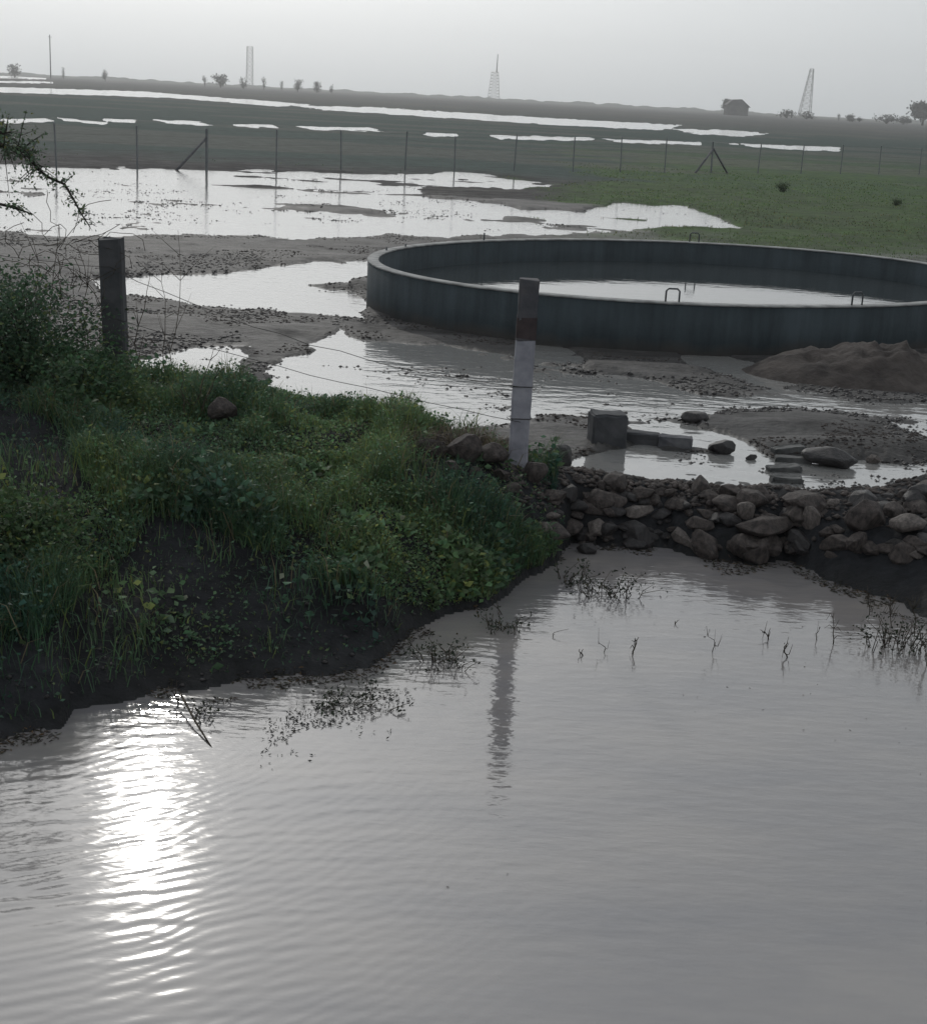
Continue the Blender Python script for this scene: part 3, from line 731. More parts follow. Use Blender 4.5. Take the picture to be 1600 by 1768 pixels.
isl = np.array([1.0 if i < (18 * 3 + 24) else 0.0 for i in idx])
keep = (isl > 0) | (RNG.random(n) < .35)
idx = idx[keep]; f = f[keep]; n = len(idx)
P = np.array([tuple(leafC[i][0]) for i in idx]) * (1 - f) + np.array([tuple(leafC[i][1]) for i in idx]) * f + RNG.normal(size=(n, 3)) * .022
link('crown', leaf_mesh('crown', P, RNG.normal(size=(n, 3)), RNG.uniform(.015, .038, n), greens(n, (0.09, 0.135, 0.08), .4, .08), .5), M_leaf, thorn)

# bare weed stalks by the dark post
def stalk(base, top, nb, label, seed, group, name='dry_stalk', r=.006, mat=M_twig, cat='weed stalk', bend=.05):
    rr = random.Random(seed); e = Vector(base); o_top = Vector(top) - e
    mb = MB(); pts = [Vector((0, 0, -.04))]
    cv = rr.uniform(-bend, bend)
    for k in range(1, 7): pts.append(o_top * (k / 6) + Vector((cv * math.sin(math.pi * k / 6 * rr.uniform(.8, 1.1)) + rr.uniform(-.03, .03), rr.uniform(-.03, .03), 0)) * o_top.length)
    mb.tube(pts, [r * (1 - .11 * k) for k in range(7)], 4)
    for b_ in range(nb):
        k = rr.randint(1, 5); p = pts[k]; L = o_top.length * rr.uniform(.18, .4)
        d = Vector((rr.uniform(-1, 1), rr.uniform(-.6, .6), rr.uniform(.2, 1))).normalized()
        m1 = p + d * L * .5 + Vector((0, 0, rr.uniform(-.02, .04))); m2 = p + d * L + Vector((0, 0, rr.uniform(-.08, .08)))
        mb.tube([p, m1, m2], [r * .6, r * .45, r * .2], 3)
    o = link(name, mb.mesh(name), mat); o.location = e
    return tag(o, label, cat, group)
stk = [((300, 650), (312, 398), 5, 'tall dry weed stalk right of the dark post'), ((285, 640), (285, 455), 6, 'forked dry weed stalk close to the right of the dark post'),
       ((330, 720), (368, 600), 3, 'short slanting dry stalk above the brown boulder'), ((322, 720), (318, 625), 2, 'short upright dry stalk beside the brown boulder'),
       ((232, 655), (258, 470), 4, 'thin bent dry stalk touching the dark post'), ((95, 640), (100, 385), 4, 'thin dry stalk rising behind the leafy bush on the left'),
       ((150, 650), (130, 420), 5, 'brushy dry stalk left of the dark post'), ((66, 650), (60, 410), 5, 'dry stalk nearest the left edge behind the leafy bush'), ((342, 725), (382, 620), 2, 'longest leaning twig above the brown boulder')]
for q, (b, t, nb, lab) in enumerate(stk):
    bb = hit(*b); stalk(bb, at_y(t[0], t[1], bb.y), nb, lab, 40 + q, 'dry stalks on the left bank')
# dead vine tangle hanging on the wire left of the post
mb = MB(); rr = random.Random(12)
for k in range(60):
    c0 = at_y(rr.uniform(30, 185), rr.uniform(400, 600), bL.y - rr.uniform(-.1, .3)); pts = [c0]
    d = Vector((rr.uniform(-1, 1), rr.uniform(-.3, .3), rr.uniform(-1, 1))).normalized()
    for s_ in range(5):
        d = (d + Vector((rr.uniform(-.8, .8), rr.uniform(-.3, .3), rr.uniform(-.8, .5)))).normalized(); pts.append(pts[-1] + d * .09)
    mb.tube(pts, [.003] * 6, 3)
o = link('vine_tangle', mb.mesh('vine_tangle'), M_twig); tag(o, 'tangle of thin dead vines on the wire left of the dark post', 'vines', kind='stuff')

# ------------------------------------------------------------------ stones
def rock_mesh(seed, flat=.6):
    rr = random.Random(seed); bm = bmesh.new()
    for k in range(26):
        v = Vector((rr.gauss(0, 1), rr.gauss(0, 1), rr.gauss(0, 1))).normalized() * rr.uniform(.8, 1.0)
        bm.verts.new((v.x, v.y * rr.uniform(.75, 1), v.z * flat))
    r = bmesh.ops.convex_hull(bm, input=bm.verts)
    for v in [v for v in bm.verts if not v.link_faces]: bm.verts.remove(v)
    bmesh.ops.dissolve_limit(bm, angle_limit=.22, verts=bm.verts, edges=bm.edges)
    bmesh.ops.bevel(bm, geom=bm.edges[:], offset=.06, segments=1, affect='EDGES', clamp_overlap=True)
    bmesh.ops.triangulate(bm, faces=bm.faces)
    return bm_mesh('stone', bm)
ROCKS = [rock_mesh(s, f) for s, f in ((1, .55), (2, .7), (3, .45), (4, .6), (5, .8), (6, .5), (7, .65), (8, .4))]
MATS = {}
def stone(px, py, w, h, label, mat, rot=None, name='stone', cat='stone', group=None, mi=None, sink=.25, depth=None, pos=None, tilt=(0, 0)):
    p = pos if pos is not None else hit(px, py)
    dist = p.length if pos is None else p.length
    W = w * math.hypot(p.y, CAM_H) / F_PX / 2; Hh = h * math.hypot(p.y, CAM_H) / F_PX / 2
    k = mi if mi is not None else random.randrange(len(ROCKS)); key = (k, mat.name)
    if key not in MATS:
        m_ = ROCKS[k].copy(); m_.materials.clear(); m_.materials.append(mat); MATS[key] = m_
    me = MATS[key]
    ext = max(v.co.z for v in me.vertices)
    o = bpy.data.objects.new(name, me); COL.objects.link(o)
    o.scale = (W, depth / 2 if depth else W * random.uniform(.65, .95), Hh / ext)
    o.rotation_euler = (tilt[0], tilt[1], rot if rot is not None else random.uniform(0, 6.28))
    o.location = (p.x, p.y, p.z + Hh * (1 - 2 * sink))
    return tag(o, label, cat, group)
named = [(382, 726, 66, 50, 'brown boulder among the weeds of the left bank', M_stone, 0), (1098, 893, 66, 22, 'pale flat-topped stone near the left end of the rock berm', M_stone_pale, 2),
         (1285, 893, 46, 34, 'pale pointed stone in the middle of the rock berm', M_stone_pale, 6), (1320, 918, 120, 36, 'long low brown stone slab at the foot of the rock berm', M_stone, 2),
         (1396, 912, 40, 44, 'narrow pale stone leaning in the rock berm beside the long slab', M_stone_pale, 1), (1490, 912, 95, 62, 'large rounded brown boulder in the rock berm towards the right', M_stone, 3),
         (1565, 920, 78, 40, 'pale angular boulder in the rock berm by the right edge', M_stone_pale, 0), (1478, 950, 44, 40, 'grey stone at the waterline below the large rounded boulder', M_stone, 4),
         (1012, 955, 44, 22, 'dark stone half sunk in the pond at the left end of the berm', M_stone_dark, 1), (965, 800, 62, 42, 'dark boulder just right of the pale fence post', M_stone_dark, 6),
         (925, 830, 60, 40, 'grey boulder at the foot of the pale fence post', M_stone, 5), (740, 790, 74, 44, 'brown clod at the left end of the stone heap left of the pale post', M_earth, 2),
         (800, 790, 70, 48, 'brown stone in the heap left of the pale post', M_stone, 4), (850, 800, 64, 46, 'brown stone leaning against the pale post', M_stone, 0), (1245, 780, 52, 24, 'dark rounded stone lying alone in the shallow pool behind the berm', M_stone_dark, 4), (1296, 794, 24, 12, 'small dark stone in the shallow pool beside the row of slabs', M_stone_dark, 2),
         (1425, 803, 116, 40, 'wide flat dark stone on the mud right of the row of slabs', M_stone_dark, 7), (1505, 800, 30, 18, 'small pale stone on the mud right of the wide flat stone', M_stone_pale, 3),
         (1200, 728, 60, 22, 'dark muddy lump in the shallow water behind the berm', M_stone_dark, 5), (160, 765, 40, 14, 'pale flat stone on the bare soil at the far left', M_stone_pale, 2)]
for (px, py, w, h, lab, mat, mi) in named: stone(px, py, w, h, lab, mat, mi=mi, rot=random.uniform(-.4, .4), sink=.18, tilt=(random.uniform(-.2, .2), random.uniform(-.2, .2)))
rr = random.Random(21)
G = 'rubble stones of the berm'
cnt = 0
def berm_label(px, py, w, mt, top, bot):
    f = (py - top) / max(bot - top, 1)
    row = 'on the crest' if f < .3 else ('on the face' if f < .72 else 'at the waterline')
    sz = 'small' if w < 34 else ('middling' if w < 58 else 'large')
    colr = {'rubble stone': 'brown', 'dark wet stone': 'dark', 'pale stone': 'pale'}[mt.name]
    where = ('beside the pale post' if px < 1030 else 'below the upright block' if px < 1120 else 'left of its middle' if px < 1220 else 'below the lone pool stone' if px < 1300 else
             'below the row of slabs' if px < 1390 else 'below the wide flat stone' if px < 1470 else 'right of centre' if px < 1545 else 'at the right edge')
    return f'{sz} {colr} stone {row} of the berm, {where}'
for k in range(1500):
    if cnt >= 190: break
    px = rr.uniform(930, 1640)
    top = np.interp(px, [930, 980, 1160, 1280, 1440, 1560, 1640], [830, 815, 835, 845, 866, 850, 825]); bot = np.interp(px, [930, 1000, 1200, 1400, 1640], [945, 948, 950, 958, 968])
    py = top + 2 + (bot - top) * rr.random() ** .85
    w = rr.choice((20, 26, 32, 40, 52, 66, 84)) * rr.uniform(.8, 1.2) * np.interp(px, [930, 1250, 1500], [.8, .9, 1.1])
    if any(abs(px - q[0]) < q[2] * .5 and abs(py - q[1]) < q[3] * .5 for q in named): continue
    cnt += 1
    u = rr.random(); mt = M_stone if u < .64 else (M_stone_dark if u < .94 else M_stone_pale)
    stone(px, py, w, w * rr.uniform(.28, .62), berm_label(px, py, w, mt, top, bot), mt, group=G, sink=rr.uniform(.40, .62), tilt=(rr.uniform(-.35, .35), rr.uniform(-.4, .4)), name='rubble_stone', mi=rr.choice((0, 2, 3, 5, 7, 7, 2, 1)))
hs = [(710, 770, 'tan clod at the far left of'), (772, 768, 'brown stone on top of'), (830, 765, 'brown stone at the top right of'), (780, 812, 'brown stone low in the middle of'), (865, 825, 'brown stone low at the right of'), (735, 812, 'brown stone low at the left of'), (885, 850, 'brown stone at the bottom right of'),
      (700, 800, 'brown stone in grass left of'), (760, 770, 'small stone second from left atop'), (818, 822, 'small stone low right of the middle of'), (876, 775, 'stone by the post at the end of')]
for (px, py, lab) in hs:
    stone(px, py, rr.uniform(26, 46), rr.uniform(16, 28), lab + ' the small heap left of the pale post', M_stone if rr.random() < .7 and 'tan' not in lab else M_earth, group='stones heaped left of the pale post', tilt=(rr.uniform(-.5, .5), rr.uniform(-.5, .5)), name='heap_stone')
# dry grass caught in the little heap
for q, (px, py, n, lab) in enumerate(((735, 775, 500, 'tan dry grass tuft in the small stone heap left of the pale post'), (840, 778, 420, 'tan dry grass tuft at the left foot of the pale post'))):
    c = hit(px, py); P = np.array(c)[None] + RNG.normal(size=(n, 3)) * np.array([[.16, .12, 0]]); P[:, 2] = land(P[:, 0], P[:, 1])[0]
    o = link('dry_tuft', blade_mesh('dry_tuft', P - np.array(c)[None], RNG.uniform(.08, .22, n), RNG.uniform(.5, 1.3, n), RNG.uniform(.004, .008, n), greens(n, (.13, .105, .075), .4, 0)), M_grass); o.location = c
    tag(o, lab, 'grass tuft', kind='stuff')
# loose small rubble between them
bm = bmesh.new()
def scatter_clods(name, pts, smin, smax, mat, label, seed):
    rr = random.Random(seed); V = []; T = []
    octv = [(1, 0, 0), (-1, 0, 0), (0, 1, 0), (0, -1, 0), (0, 0, 1), (0, 0, -1)]
    oct_f = [(0, 2, 4), (2, 1, 4), (1, 3, 4), (3, 0, 4), (2, 0, 5), (1, 2, 5), (3, 1, 5), (0, 3, 5)]
    for (x, y, z) in pts:
        s = rr.uniform(smin, smax); b = len(V); a = rr.uniform(0, 3.1)
        for (u, v, w) in octv:
            k = s * rr.uniform(.6, 1.1); u2, v2 = u * math.cos(a) - v * math.sin(a), u * math.sin(a) + v * math.cos(a)
            V.append((x + u2 * k * rr.uniform(.8, 1.4), y + v2 * k, z + w * k * .6))
        T += [(b + i, b + j, b + l) for (i, j, l) in oct_f]
    o = link(name, mesh_np(name, V, None, T), mat); return tag(o, label, 'rubble', kind='stuff')
az = RNG.uniform(math.radians(1.5), math.radians(21), 1500); rs = np.interp(az, SHORE[0], SHORE[1]); rc = np.interp(az, CREST[0], CREST[1])
r = rs + (rc + .15 - rs) * (.42 + .58 * RNG.random(len(az))); x, y = r * np.sin(az), r * np.cos(az); z = land(x, y)[0]
scatter_clods('berm_rubble', list(zip(x, y, z)), .012, .045, M_stone, 'loose small rubble filling the rock berm', 3)
az = RNG.uniform(math.radians(-20), math.radians(2), 500); rs = np.interp(az, SHORE[0], SHORE[1]); rc = np.interp(az, CREST[0], CREST[1])
r = rs + (rc - rs) * RNG.random(len(az)) ** 1.3; x, y = r * np.sin(az), r * np.cos(az); z = land(x, y)[0]
scatter_clods('bank_clods', list(zip(x, y, z)), 0.008, .026, M_stone_dark, 'small clods of earth on the bare slope of the left bank', 4)

# ------------------------------------------------------------------ concrete blocks in the pool
def block(px, py, w, h, d, label, mat, rot=0, name='concrete_block', cat='block', seed=0, tilt=0, lift=0):
    p = hit(px, py); D = math.hypot(p.y, CAM_H)
    W, Hh = w * D / F_PX, h * D / F_PX
    o = link(name, rough_box(name, (W, d, Hh + .06), .02, .007, 2, seed), mat)
    o.location = (p.x, p.y + d / 2, p.z + Hh / 2 - .03 + lift); o.rotation_euler = (0, tilt, rot); return tag(o, label, cat)
block(1048, 768, 60, 50, .26, 'dark upright concrete block beside the shallow pool', M_concrete_dark, .15, seed=1)
block(1108, 768, 62, 19, .14, 'dark kerb block lying next to the upright block', M_concrete_dark, -.16, 'kerb_block', seed=2)
block(1166, 772, 58, 16, .13, 'grey kerb block lying at the end of the row in the pool', M_concrete, -.10, 'kerb_block', seed=3)
for q, (px, py, w, lab) in enumerate(((1362, 783, 58, 'farthest of the four slabs in a row by the pool'), (1364, 800, 62, 'second farthest of the four slabs in a row by the pool'), (1358, 817, 58, 'second nearest of the four slabs in a row by the pool'), (1356, 836, 54, 'nearest of the four slabs in a row by the pool'))):
    block(px + (0, 6, -4, 3)[q], py, w, 9, .12, lab, M_slab, (.22, -.06, .16, .03)[q], 'slab', 'slab', 10 + q, tilt=(-.10, -.03, -.08, .02)[q])

# ------------------------------------------------------------------ heap of earth before the tank
hx, hy = at(1520, 668, FLOOD); hx, hy = float(hx), float(hy)
nu, nv = 90, 50; V = []
for j_ in range(nv + 1):
    for i_ in range(nu + 1):
        u, v = i_ / nu * 2 - 1, j_ / nv * 2 - 1; V.append((u * 1.75, v * .95))
V = np.array(V); d_ = np.hypot(V[:, 0] / 1.75, V[:, 1] / .95)
prof = np.clip(1 - d_ ** 1.7, 0, 1) ** .8
zz = 0.34 * prof * (1 + .6 * fbm(V[:, 0] * 1.3 + 5, V[:, 1] * 1.6, 303, 4)) + .13 * fbm(V[:, 0] * 4.5, V[:, 1] * 4.5, 305, 5) * prof + .07 * prof * (V[:, 0] < 0.2)
k = np.arange(nv)[:, None] * (nu + 1) + np.arange(nu)[None, :]
Q = np.stack([k, k + 1, k + nu + 2, k + nu + 1], -1).reshape(-1, 4)
o = link('earth_heap', mesh_np('earth_heap', np.column_stack([V, zz - .06]), Q, smooth=True), M_earth); o.location = (hx + .15, hy + .45, FLOOD)
o.rotation_euler.z = -.12
tag(o, 'heap of brown dug earth in front of the round tank at the right', 'earth heap')

# ------------------------------------------------------------------ weeds and twigs standing in the pond
tw = [((858, 1090), 60, 4, 'twiggy weed standing in the pond off the grassy point'), ((872, 1062), 45, 6, 'bushy dark weed in the water right below the grassy point'), ((955, 1100), 34, 0, 'single straight twig standing in the pond right of the grassy point'),
      ((1008, 1132), 22, 2, 'small dark twig alone in the middle of the pond'), ((1042, 1125), 40, 1, 'thin bent stem in the pond, left of a pair'), ((1092, 1130), 42, 2, 'thin forked stem in the pond, right of a pair'),
      ((1165, 1078), 14, 1, 'tiny twig tip in the pond below the berm'), ((1228, 1125), 58, 5, 'looped dark weed standing in the pond below the berm'), ((1325, 1105), 36, 5, 'low branching twig in the pond right of the looped weed'), ((1362, 1135), 70, 3, 'tall angular twig in the pond right of centre'),
      ((1410, 1105), 40, 2, 'short leaning twig in the pond beside the tall angular one'), ((1438, 1112), 72, 4, 'curved double stem in the pond toward the right bank'), ((760, 1160), 40, 9, 'dark tuft of weed in the water at the bank foot'), ((310, 1215), 30, 3, 'broken twig poking from the water at the dark bank')]
for q, ((px, py), h, nb, lab) in enumerate(tw):
    x, y = at(px, py, 0); b = Vector((float(x), float(y), 0)); L = h * math.hypot(b.y, CAM_H) / F_PX
    rr2 = random.Random(q); stalk(b, b + Vector((rr2.uniform(-1, 1) * L * .8, rr2.uniform(-.3, .3) * L, L * rr2.uniform(.35, .8))), nb + 1, lab, 70 + q, 'twigs standing in the pond', 'pond_twig', rr2.uniform(.003, .007), M_twig, 'twig', .45)
def water_weed(px, py, h, w, n, label):
    x, y = at(px, py, 0); b = Vector((float(x), float(y), 0)); k = math.hypot(b.y, CAM_H) / F_PX; Hh, W = h * k, w * k
    e = thing('water_weed', label, 'water weed', b, 'ragged weeds in the pond'); rr = random.Random(px); mb = MB(); tips = []
    for q in range(n):
        a = rr.uniform(-1, 1); p0 = Vector((a * W * .4, rr.uniform(-.12, .12), -.05)); p2 = p0 + Vector((rr.gauss(0, .22) * W + a * W * .1, rr.gauss(0, .06), rr.uniform(.3, 1) * Hh))
        p1 = p0.lerp(p2, .5) + Vector((rr.gauss(0, .05) * W, 0, .12 * Hh)); mb.tube([p0, p1, p2], [.004, .003, .0015], 3); tips += [p1, p2]
    link('stems', mb.mesh('stems'), M_twig, e)
    m = n * 9; C = np.array([tuple(tips[i]) for i in RNG.integers(0, len(tips), m)]) + RNG.normal(size=(m, 3)) * .022; C[:, 2] = np.maximum(C[:, 2], .004)
    link('leaves', leaf_mesh('leaves', C, RNG.normal(size=(m, 3)), RNG.uniform(.012, .035, m), greens(m, (.035, .045, .03), .4, .05), .5), M_leaf, e)
for a_ in ((1055, 1030, 50, 110, 26, 'ragged dark weed patch in the pond between grassy point and berm'), (985, 1005, 46, 60, 18, 'ragged weed at the very tip of the grassy point'), (868, 1085, 46, 60, 16, 'ragged weed in the water below the grassy point'),
           (770, 1145, 55, 90, 24, 'dark weed clump in the water at the foot of the bank'), (620, 1215, 40, 110, 22, 'low weed patch in the water off the dark bank'), (1540, 1120, 70, 110, 34, 'dense ragged weed patch in the water by the right edge'), (330, 1235, 40, 60, 10, 'thin weed in the water beside the slanting stick')):
    water_weed(*a_)
# the long stick lying out of the water at the left
x0_, y0_ = at(312, 1215, 0); x1_, y1_ = at(372, 1298, 0)
o = link('floating_stick', MB().tube([(float(x0_), float(y0_), .06), ((float(x0_ + x1_)) / 2 - .01, float(y0_ + y1_) / 2, .03), (float(x1_), float(y1_), -.01)], [.007, .006, .004], 5).mesh('floating_stick'), M_twig)
tag(o, 'long thin stick slanting into the water at the left bank', 'stick')
# brush at the right waterline
for q, (px, py, hgt, lab) in enumerate(((1500, 1062, 40, 'low leafless brush in the water nearest the looped stems'), (1540, 1085, 60, 'leafless brush in the water second from the right edge'), (1580, 1100, 75, 'tallest leafless brush in the water by the right edge'), (1600, 1150, 50, 'leafless brush at the right edge, nearest the camera'))):
    x, y = at(px, py, 0); b = Vector((float(x), float(y), 0)); L = hgt * math.hypot(b.y, CAM_H) / F_PX
    stalk(b, b + Vector((-.2 * L, 0, L)), 16, lab, 120 + q, 'brush at the right waterline', 'pond_brush', .004, M_twig, 'brush')
# scraps of weed floating below the left bank
n = 900; c = RNG.random(n)
pxs = 470 + 230 * RNG.random(n) + 20 * RNG.normal(size=n); pys = 1265 - (pxs - 470) * .28 + 26 * RNG.normal(size=n)
x, y = at(pxs, pys, 0)
keep = fbm(x * 3, y * 3, 401, 3) > -.05; x, y = x[keep], y[keep]; n = len(x)
P = np.stack([x, y, np.full(n, .003)], 1); D = np.stack([RNG.normal(size=n), RNG.normal(size=n), RNG.uniform(0, .5, n)], 1)
o = link('floating_weed', leaf_mesh('floating_weed', P, D, RNG.uniform(.008, .03, n), greens(n, (.03, .033, .028), .4, .05), .35), M_leaf)
tag(o, 'scraps of weed floating off the dark left bank', 'weed', kind='stuff')

n = 16000
az = RNG.uniform(math.radians(-22), math.radians(20), n); r = np.interp(az, SHORE[0], SHORE[1]) + RNG.uniform(-.45, .35, n); x, y = r * np.sin(az), r * np.cos(az); z = land(x, y)[0]
k = (np.abs(z) < .028) & (fbm(x * 2.5, y * 2.5, 441, 3) > -.02); x, y, z = x[k], y[k], np.maximum(z[k], 0) + .003; n = len(x)
D = np.stack([RNG.normal(size=n), RNG.normal(size=n), RNG.uniform(-.1, .25, n)], 1)
o = link('shore_litter', leaf_mesh('shore_litter', np.stack([x, y, z], 1), D, RNG.uniform(.01, .05, n), greens(n, (.055, .048, .038), .6, .1), .22), M_leaf)
tag(o, 'bits of dead leaf and straw washed up along the pond edge', 'litter', kind='stuff')
n = 500; x = RNG.uniform(-3.4, 4.2, n); y = RNG.uniform(4.4, 9.2, n); k = (land(x, y)[0] < -.05) & (fbm(x * .9, y * .9, 451, 3) > .05); x, y = x[k], y[k]; n = len(x)
D = np.stack([RNG.normal(size=n), RNG.normal(size=n), RNG.uniform(-.02, .1, n)], 1)
o = link('floating_bits', leaf_mesh('floating_bits', np.stack([x, y, np.full(n, .003)], 1), D, RNG.uniform(.006, .022, n), greens(n, (.07, .06, .045), .6, .1), .3), M_leaf)
tag(o, 'scattered tiny bits of straw afloat on the open pond', 'litter', kind='stuff')

# ------------------------------------------------------------------ grass on the field
n = 110000
az = RNG.uniform(math.radians(-20), math.radians(21), n); r = 20 * (75 / 20.) ** RNG.random(n)
x, y = r * np.sin(az), r * np.cos(az); z, q = land(x, y)
px, py = q['px'], q['py']; dy = py - (165 + (px - 800) * .05375); n1 = fbm(x * .35, y * .35, 91, 4)
dens = np.maximum(sstep(930, 1130, px + 260 * n1) * sstep(262, 200, dy + 40 * n1), sstep(158, 130, dy + 14 * n1) * .25 * sstep(62, 48, r))
dens = dens * (0.6 + 1.2 * fbm(x * .6, y * .6, 411, 3)) * (z > FLOOD + .008) * (np.hypot((x - TANK_C[0]), (y - TANK_C[1])) > 5.4)
k = RNG.random(n) < dens; x, y, z, r = x[k], y[k], z[k], r[k]; n = len(x)
hue = sstep(-.3, .3, fbm(x * .2, y * .2, 413, 3))[:, None]
cols = greens(n, (.105, .175, .062), .25, .10) * (1 - hue) + greens(n, (.105, .125, .075), .25, .15) * hue
o = link('field_grass', blade_mesh('field_grass', np.stack([x, y, z - .01], 1), RNG.uniform(.03, .085, n), RNG.uniform(.3, 1, n), .005 + .0004 * r, cols), M_grass)
tag(o, 'short grass on the field beyond the tank', 'grass', kind='stuff')
# stubble and clods in the shallow water
n = 70000
az = RNG.uniform(math.radians(-19), math.radians(19), n); r = 11.5 * (50 / 11.5) ** RNG.random(n)
x, y = r * np.sin(az), r * np.cos(az); z, q = land(x, y)
k = (np.abs(z - FLOOD) < .036) & (q['r'] > q['rc'] + .5) & (fbm(x * .9, y * .6, 421, 3) > .0) & (np.hypot((x - TANK_C[0]), (y - TANK_C[1])) > 5.2); x, y, z = x[k], y[k], z[k]
scatter_clods('mud_clods', list(zip(x, y, np.maximum(z, FLOOD - .008))), .008, .042, M_stone_dark, 'small dark clods of mud along the edges of the flood water', 9)

n = 60000
az = RNG.uniform(math.radians(-19), math.radians(19), n); r = 11 * (34 / 11) ** RNG.random(n)
x, y = r * np.sin(az), r * np.cos(az); z, q = land(x, y)
k = (z > FLOOD + .004) & (q['r'] > q['rc'] + .3) & (fbm(x * 1.3, y * 1.3, 431, 4) > .12) & (np.hypot((x - TANK_C[0]), (y - TANK_C[1])) > 5.0); x, y, z = x[k][:9000], y[k][:9000], z[k][:9000]
scatter_clods('dry_clods', list(zip(x, y, z)), .008, .028, M_earth, 'small clods strewn over the mud of the field', 19)

# ------------------------------------------------------------------ things on the horizon
def far_base(px, D):
    hz = 165 + (px - 800) * .05375; X, Y, Z = ray(px, hz); k = D / math.hypot(X, Y)
    x, y = float(X * k), float(Y * k); return Vector((x, y, ground_z(x, y)))
def px_h(px, py, D):
    X, Y, Z = ray(px, py); return CAM_H + Z / math.hypot(X, Y) * D
# utility pole
b = far_base(88, 900); hgt = px_h(87, 60, 900) - b.z
e = thing('utility_pole', 'tall thin pole on the horizon at the far left', 'pole', b)
link('shaft', MB().tube([(0, 0, -.5), (0, 0, hgt)], [.42, .30], 6).mesh('shaft'), M_concrete_dark, e)
link('cross_arm', MB().tube([(-1.1, 0, hgt - 1.2), (1.1, 0, hgt - 1.2)], .14, 4).mesh('cross_arm'), M_concrete_dark, e)
def lattice(px, top_py, D, wb, wt, waist, label, mast=0.0, lean=0.0, bar=.10, arms=0):
    b = far_base(px, D); Ht = px_h(px, top_py, D) - b.z; e = thing('lattice_tower', label, 'tower', b)
    H1 = Ht * (1 - mast); N = 9
    def half(f): return (wb + (wt - wb) * min(f / waist, 1.0)) / 2 if waist < 1 else (wb + (wt - wb) * f) / 2
    def c(k, f): s = ((-1, -1), (1, -1), (1, 1), (-1, 1))[k % 4]; h = half(f); return Vector((s[0] * h + lean * f * H1, s[1] * h, f * H1))
    for k in range(4): link('leg', MB().tube([c(k, i / N) - (Vector((0, 0, .5)) if i == 0 else Vector()) for i in range(N + 1)], bar * 1.4, 4).mesh('leg'), M_farsteel, e)
    mb = MB()
    for i in range(N):
        for k in range(4):
            mb.tube([c(k, i / N), c(k + 1, (i + 1) / N)], bar * .7, 3); mb.tube([c(k + 1, i / N), c(k, (i + 1) / N)], bar * .7, 3); mb.tube([c(k, (i + 1) / N), c(k + 1, (i + 1) / N)], bar * .8, 3)
    link('bracing', mb.mesh('bracing'), M_farsteel, e)
    if mast:
        link('platform', rough_box('platform', (wt * 1.15, wt * 1.15, .3), .03, 0, 0), M_farsteel, e).location = (0, 0, H1 + .15)
        link('mast', MB().tube([(.25 * wt, 0, H1 + .302), (.25 * wt, 0, H1 + (Ht - H1) * .5), (.28 * wt, 0, Ht)], [.9, .7, .5], 6).mesh('mast'), M_farsteel, e)
    for a_ in range(arms):
        z_ = Ht * (.72 + .11 * a_); link('cross_arm', MB().tube([(-wt * 1.3 + lean * z_, 0, z_), (lean * z_, 0, z_ + .5), (wt * 1.3 + lean * z_, 0, z_)], bar, 4).mesh('cross_arm'), M_farsteel, e)
    return e
lattice(852, 93, 1700, 13.5, 7.5, 1.0, 'lattice tower with a thin mast on the horizon near the centre', mast=.40, bar=.26)
lattice(1388, 118, 1700, 12.5, 3.4, 1.0, 'tapering lattice tower on the horizon toward the right', lean=.055, bar=.27)
lattice(431, 80, 2300, 9.5, 8.0, 1.0, 'faint straight lattice tower fading in the haze left of centre', bar=.34)
# shed with a tree
b = far_base(1270, 900); sh = thing('field_shed', 'dark gabled shed on the horizon right of centre', 'shed', b)
w_, d_, h_ = 4.6, 4.0, 2.1
link('wall', rough_box('wall', (w_, d_, h_ + .4), .03, 0, 0), M_wall, sh).location = (0, 0, h_ / 2 - .2)
bm = bmesh.new(); rv = [bm.verts.new(p) for p in ((-2.6, -2.3, h_ - .05), (2.7, -2.3, h_ - .35), (.7, -2.3, h_ + 1.25), (-1.2, -2.3, h_ + 1.1), (-2.6, 2.3, h_ - .05), (2.7, 2.3, h_ - .35), (.7, 2.3, h_ + 1.25), (-1.2, 2.3, h_ + 1.1))]
for f in ((0, 1, 2, 3), (7, 6, 5, 4), (0, 4, 5, 1), (1, 5, 6, 2), (2, 6, 7, 3), (3, 7, 4, 0)): bm.faces.new([rv[i] for i in f])
bmesh.ops.recalc_face_normals(bm, faces=bm.faces)
link('roof', bm_mesh('roof', bm), M_roof, sh)
link('door', rough_box('door', (1.0, .08, 1.7), .01, 0, 0), M_roof, sh).location = (-.9, -d_ / 2 - .05, .85)
sh.scale = (2.75, 2.75, 2.75)
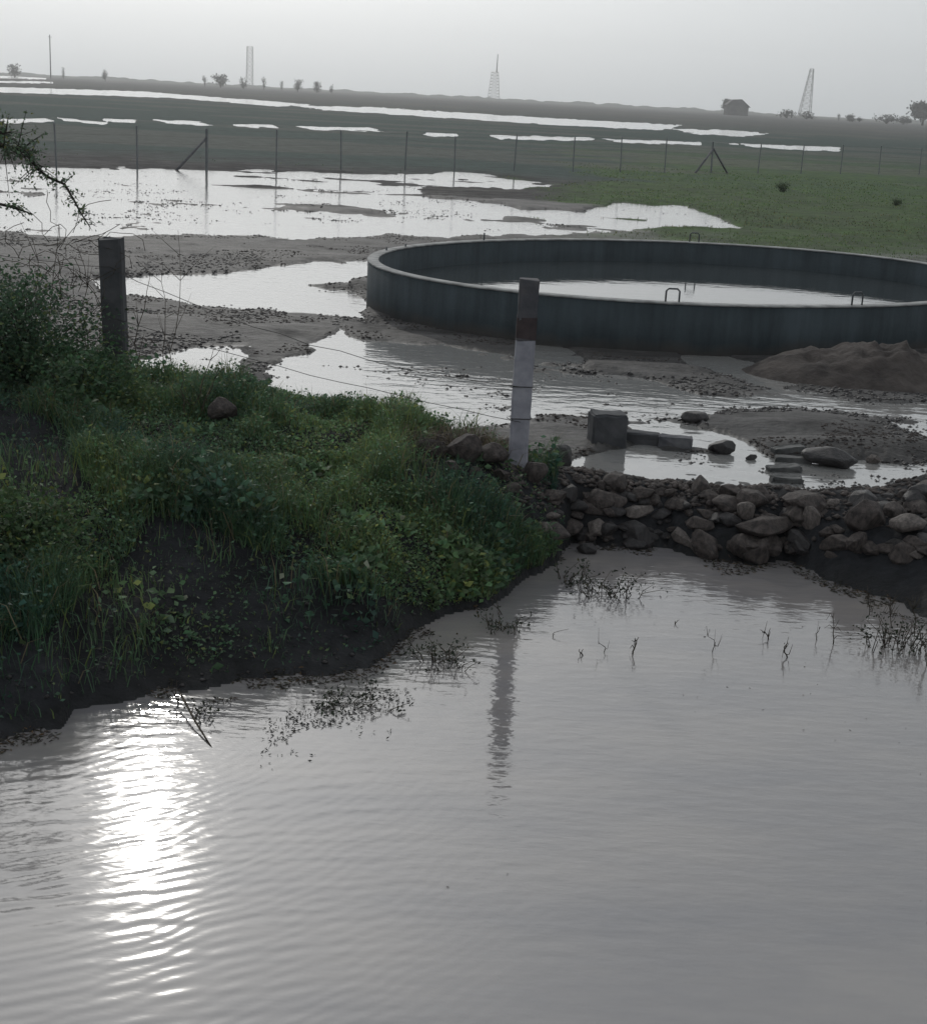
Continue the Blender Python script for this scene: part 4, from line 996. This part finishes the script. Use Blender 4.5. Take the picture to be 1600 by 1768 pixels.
def far_tree(px, top_py, D, wpx, label, trunk=.3, col=(.03, .038, .03), cat='tree', group=None, name='field_tree', n=1500):
    b = far_base(px, D); Ht = max(px_h(px, top_py, D) - b.z, .6); W = wpx * D / F_PX
    e = thing(name, label, cat, b, group); mb = MB(); mb.tube([(0, 0, -.3), (0.02 * W, 0, Ht * trunk), (0, 0, Ht * .7)], [W * .05, W * .04, W * .015], 5)
    rr = random.Random(int(px)); C = []
    for k in range(11):
        a = rr.uniform(0, 6.28); q = Vector((math.cos(a) * W * .33 * rr.random() ** .5, math.sin(a) * W * .33 * rr.random() ** .5, Ht * (trunk + (1 - trunk) * rr.uniform(.2, .85))))
        mb.tube([(0, 0, Ht * trunk), q * .6 + Vector((0, 0, Ht * .15)), q], [W * .025, W * .015, W * .006], 3); C.append(q)
    link('trunk', mb.mesh('trunk'), M_bark, e)
    Cn = np.array([tuple(c) for c in C])[RNG.integers(0, len(C), n)]
    P = Cn + RNG.normal(size=(n, 3)) * np.array([[W * .13, W * .13, Ht * (1 - trunk) * .12]]); P[:, 2] = np.clip(P[:, 2], .05, Ht)
    link('crown', leaf_mesh('crown', P, RNG.normal(size=(n, 3)), RNG.uniform(.5, 1.2, n) * min(W, 1.6 * Ht) * .13, greens(n, col, .4, .05), .7), M_leaf, e)
far_tree(1250, 171, 905, 16, 'small tree standing against the left side of the horizon shed', .3)
far_tree(1592, 177, 900, 40, 'round-crowned tree on the horizon at the right edge', .3, n=2600)
for (px, top, D, w, lab) in ((110, 116, 900, 7, 'tiny bush on the horizon right of the far left pole'), (182, 117, 900, 11, 'small round bush on the horizon between pole and faint tower'), (354, 130, 900, 9, 'small bush at the left of a cluster before the faint tower'),
        (381, 129, 900, 26, 'widest bush in the cluster left of the faint tower'), (420, 133, 900, 14, 'low bush at the foot of the faint tower'), (456, 132, 900, 9, 'upright bush just right of the faint tower'), (486, 139, 900, 7, 'tiny bush farther right of the faint tower'),
        (514, 138, 900, 17, 'dark bush left of a pair midway to the mast tower'), (547, 141, 900, 16, 'dark bush right of a pair midway to the mast tower'), (572, 146, 900, 9, 'low bush right of the dark pair on the horizon'),
        (25, 111, 900, 22, 'low wide bush on the horizon in the left corner'), (1358, 190, 900, 26, 'low bush on the horizon left of the tapering tower'), (1392, 193, 900, 30, 'low bush at the foot of the tapering tower'), (1448, 196, 900, 6, 'tiny upright bush right of the tapering tower'),
        (1467, 197, 900, 18, 'small bush on the horizon midway to the right edge'), (1484, 200, 900, 10, 'smaller bush beside the midway bush on the right horizon'), (1530, 198, 900, 44, 'long low thicket on the horizon left of the round-crowned tree'), (1560, 201, 900, 22, 'low bush under the left side of the round-crowned tree')):
    far_tree(px, top, D, w, lab, .06, cat='bush', group='bushes along the horizon', name='horizon_bush', n=420)
# shrub clumps on the green field
for (px, py, w, lab) in ((1352, 332, 24, 'dark green shrub on the grass beyond the tank'), (1545, 355, 18, 'small shrub on the grass toward the right edge')):
    p = hit(px, py); D = p.y; s = w * D / F_PX
    bush('field_shrub', lab, p, 12, s * .5, s * .8, 700, s * .10, (.055, .085, .045), stem_r=.01)

# ------------------------------------------------------------------ haze
bm = bmesh.new(); bmesh.ops.create_cube(bm, size=1); bmesh.ops.scale(bm, vec=(5200, 5200, 92), verts=bm.verts)
hz_ = link('haze', bm_mesh('haze', bm)); hz_.location = (0, 0, 92 / 2 - 3.5)
m, nn, ll, out = new_mat('haze air')
pv = nn.new('ShaderNodeVolumePrincipled'); pv.inputs['Color'].default_value = (0.99, 0.995, 1.0, 1); pv.inputs['Density'].default_value = 0.00034
pv.inputs['Anisotropy'].default_value = 0.65
ll.new(pv.outputs[0], out.inputs['Volume'])
hz_.data.materials.append(m); tag(hz_, 'thin grey haze over the flooded plain', 'haze', kind='stuff')
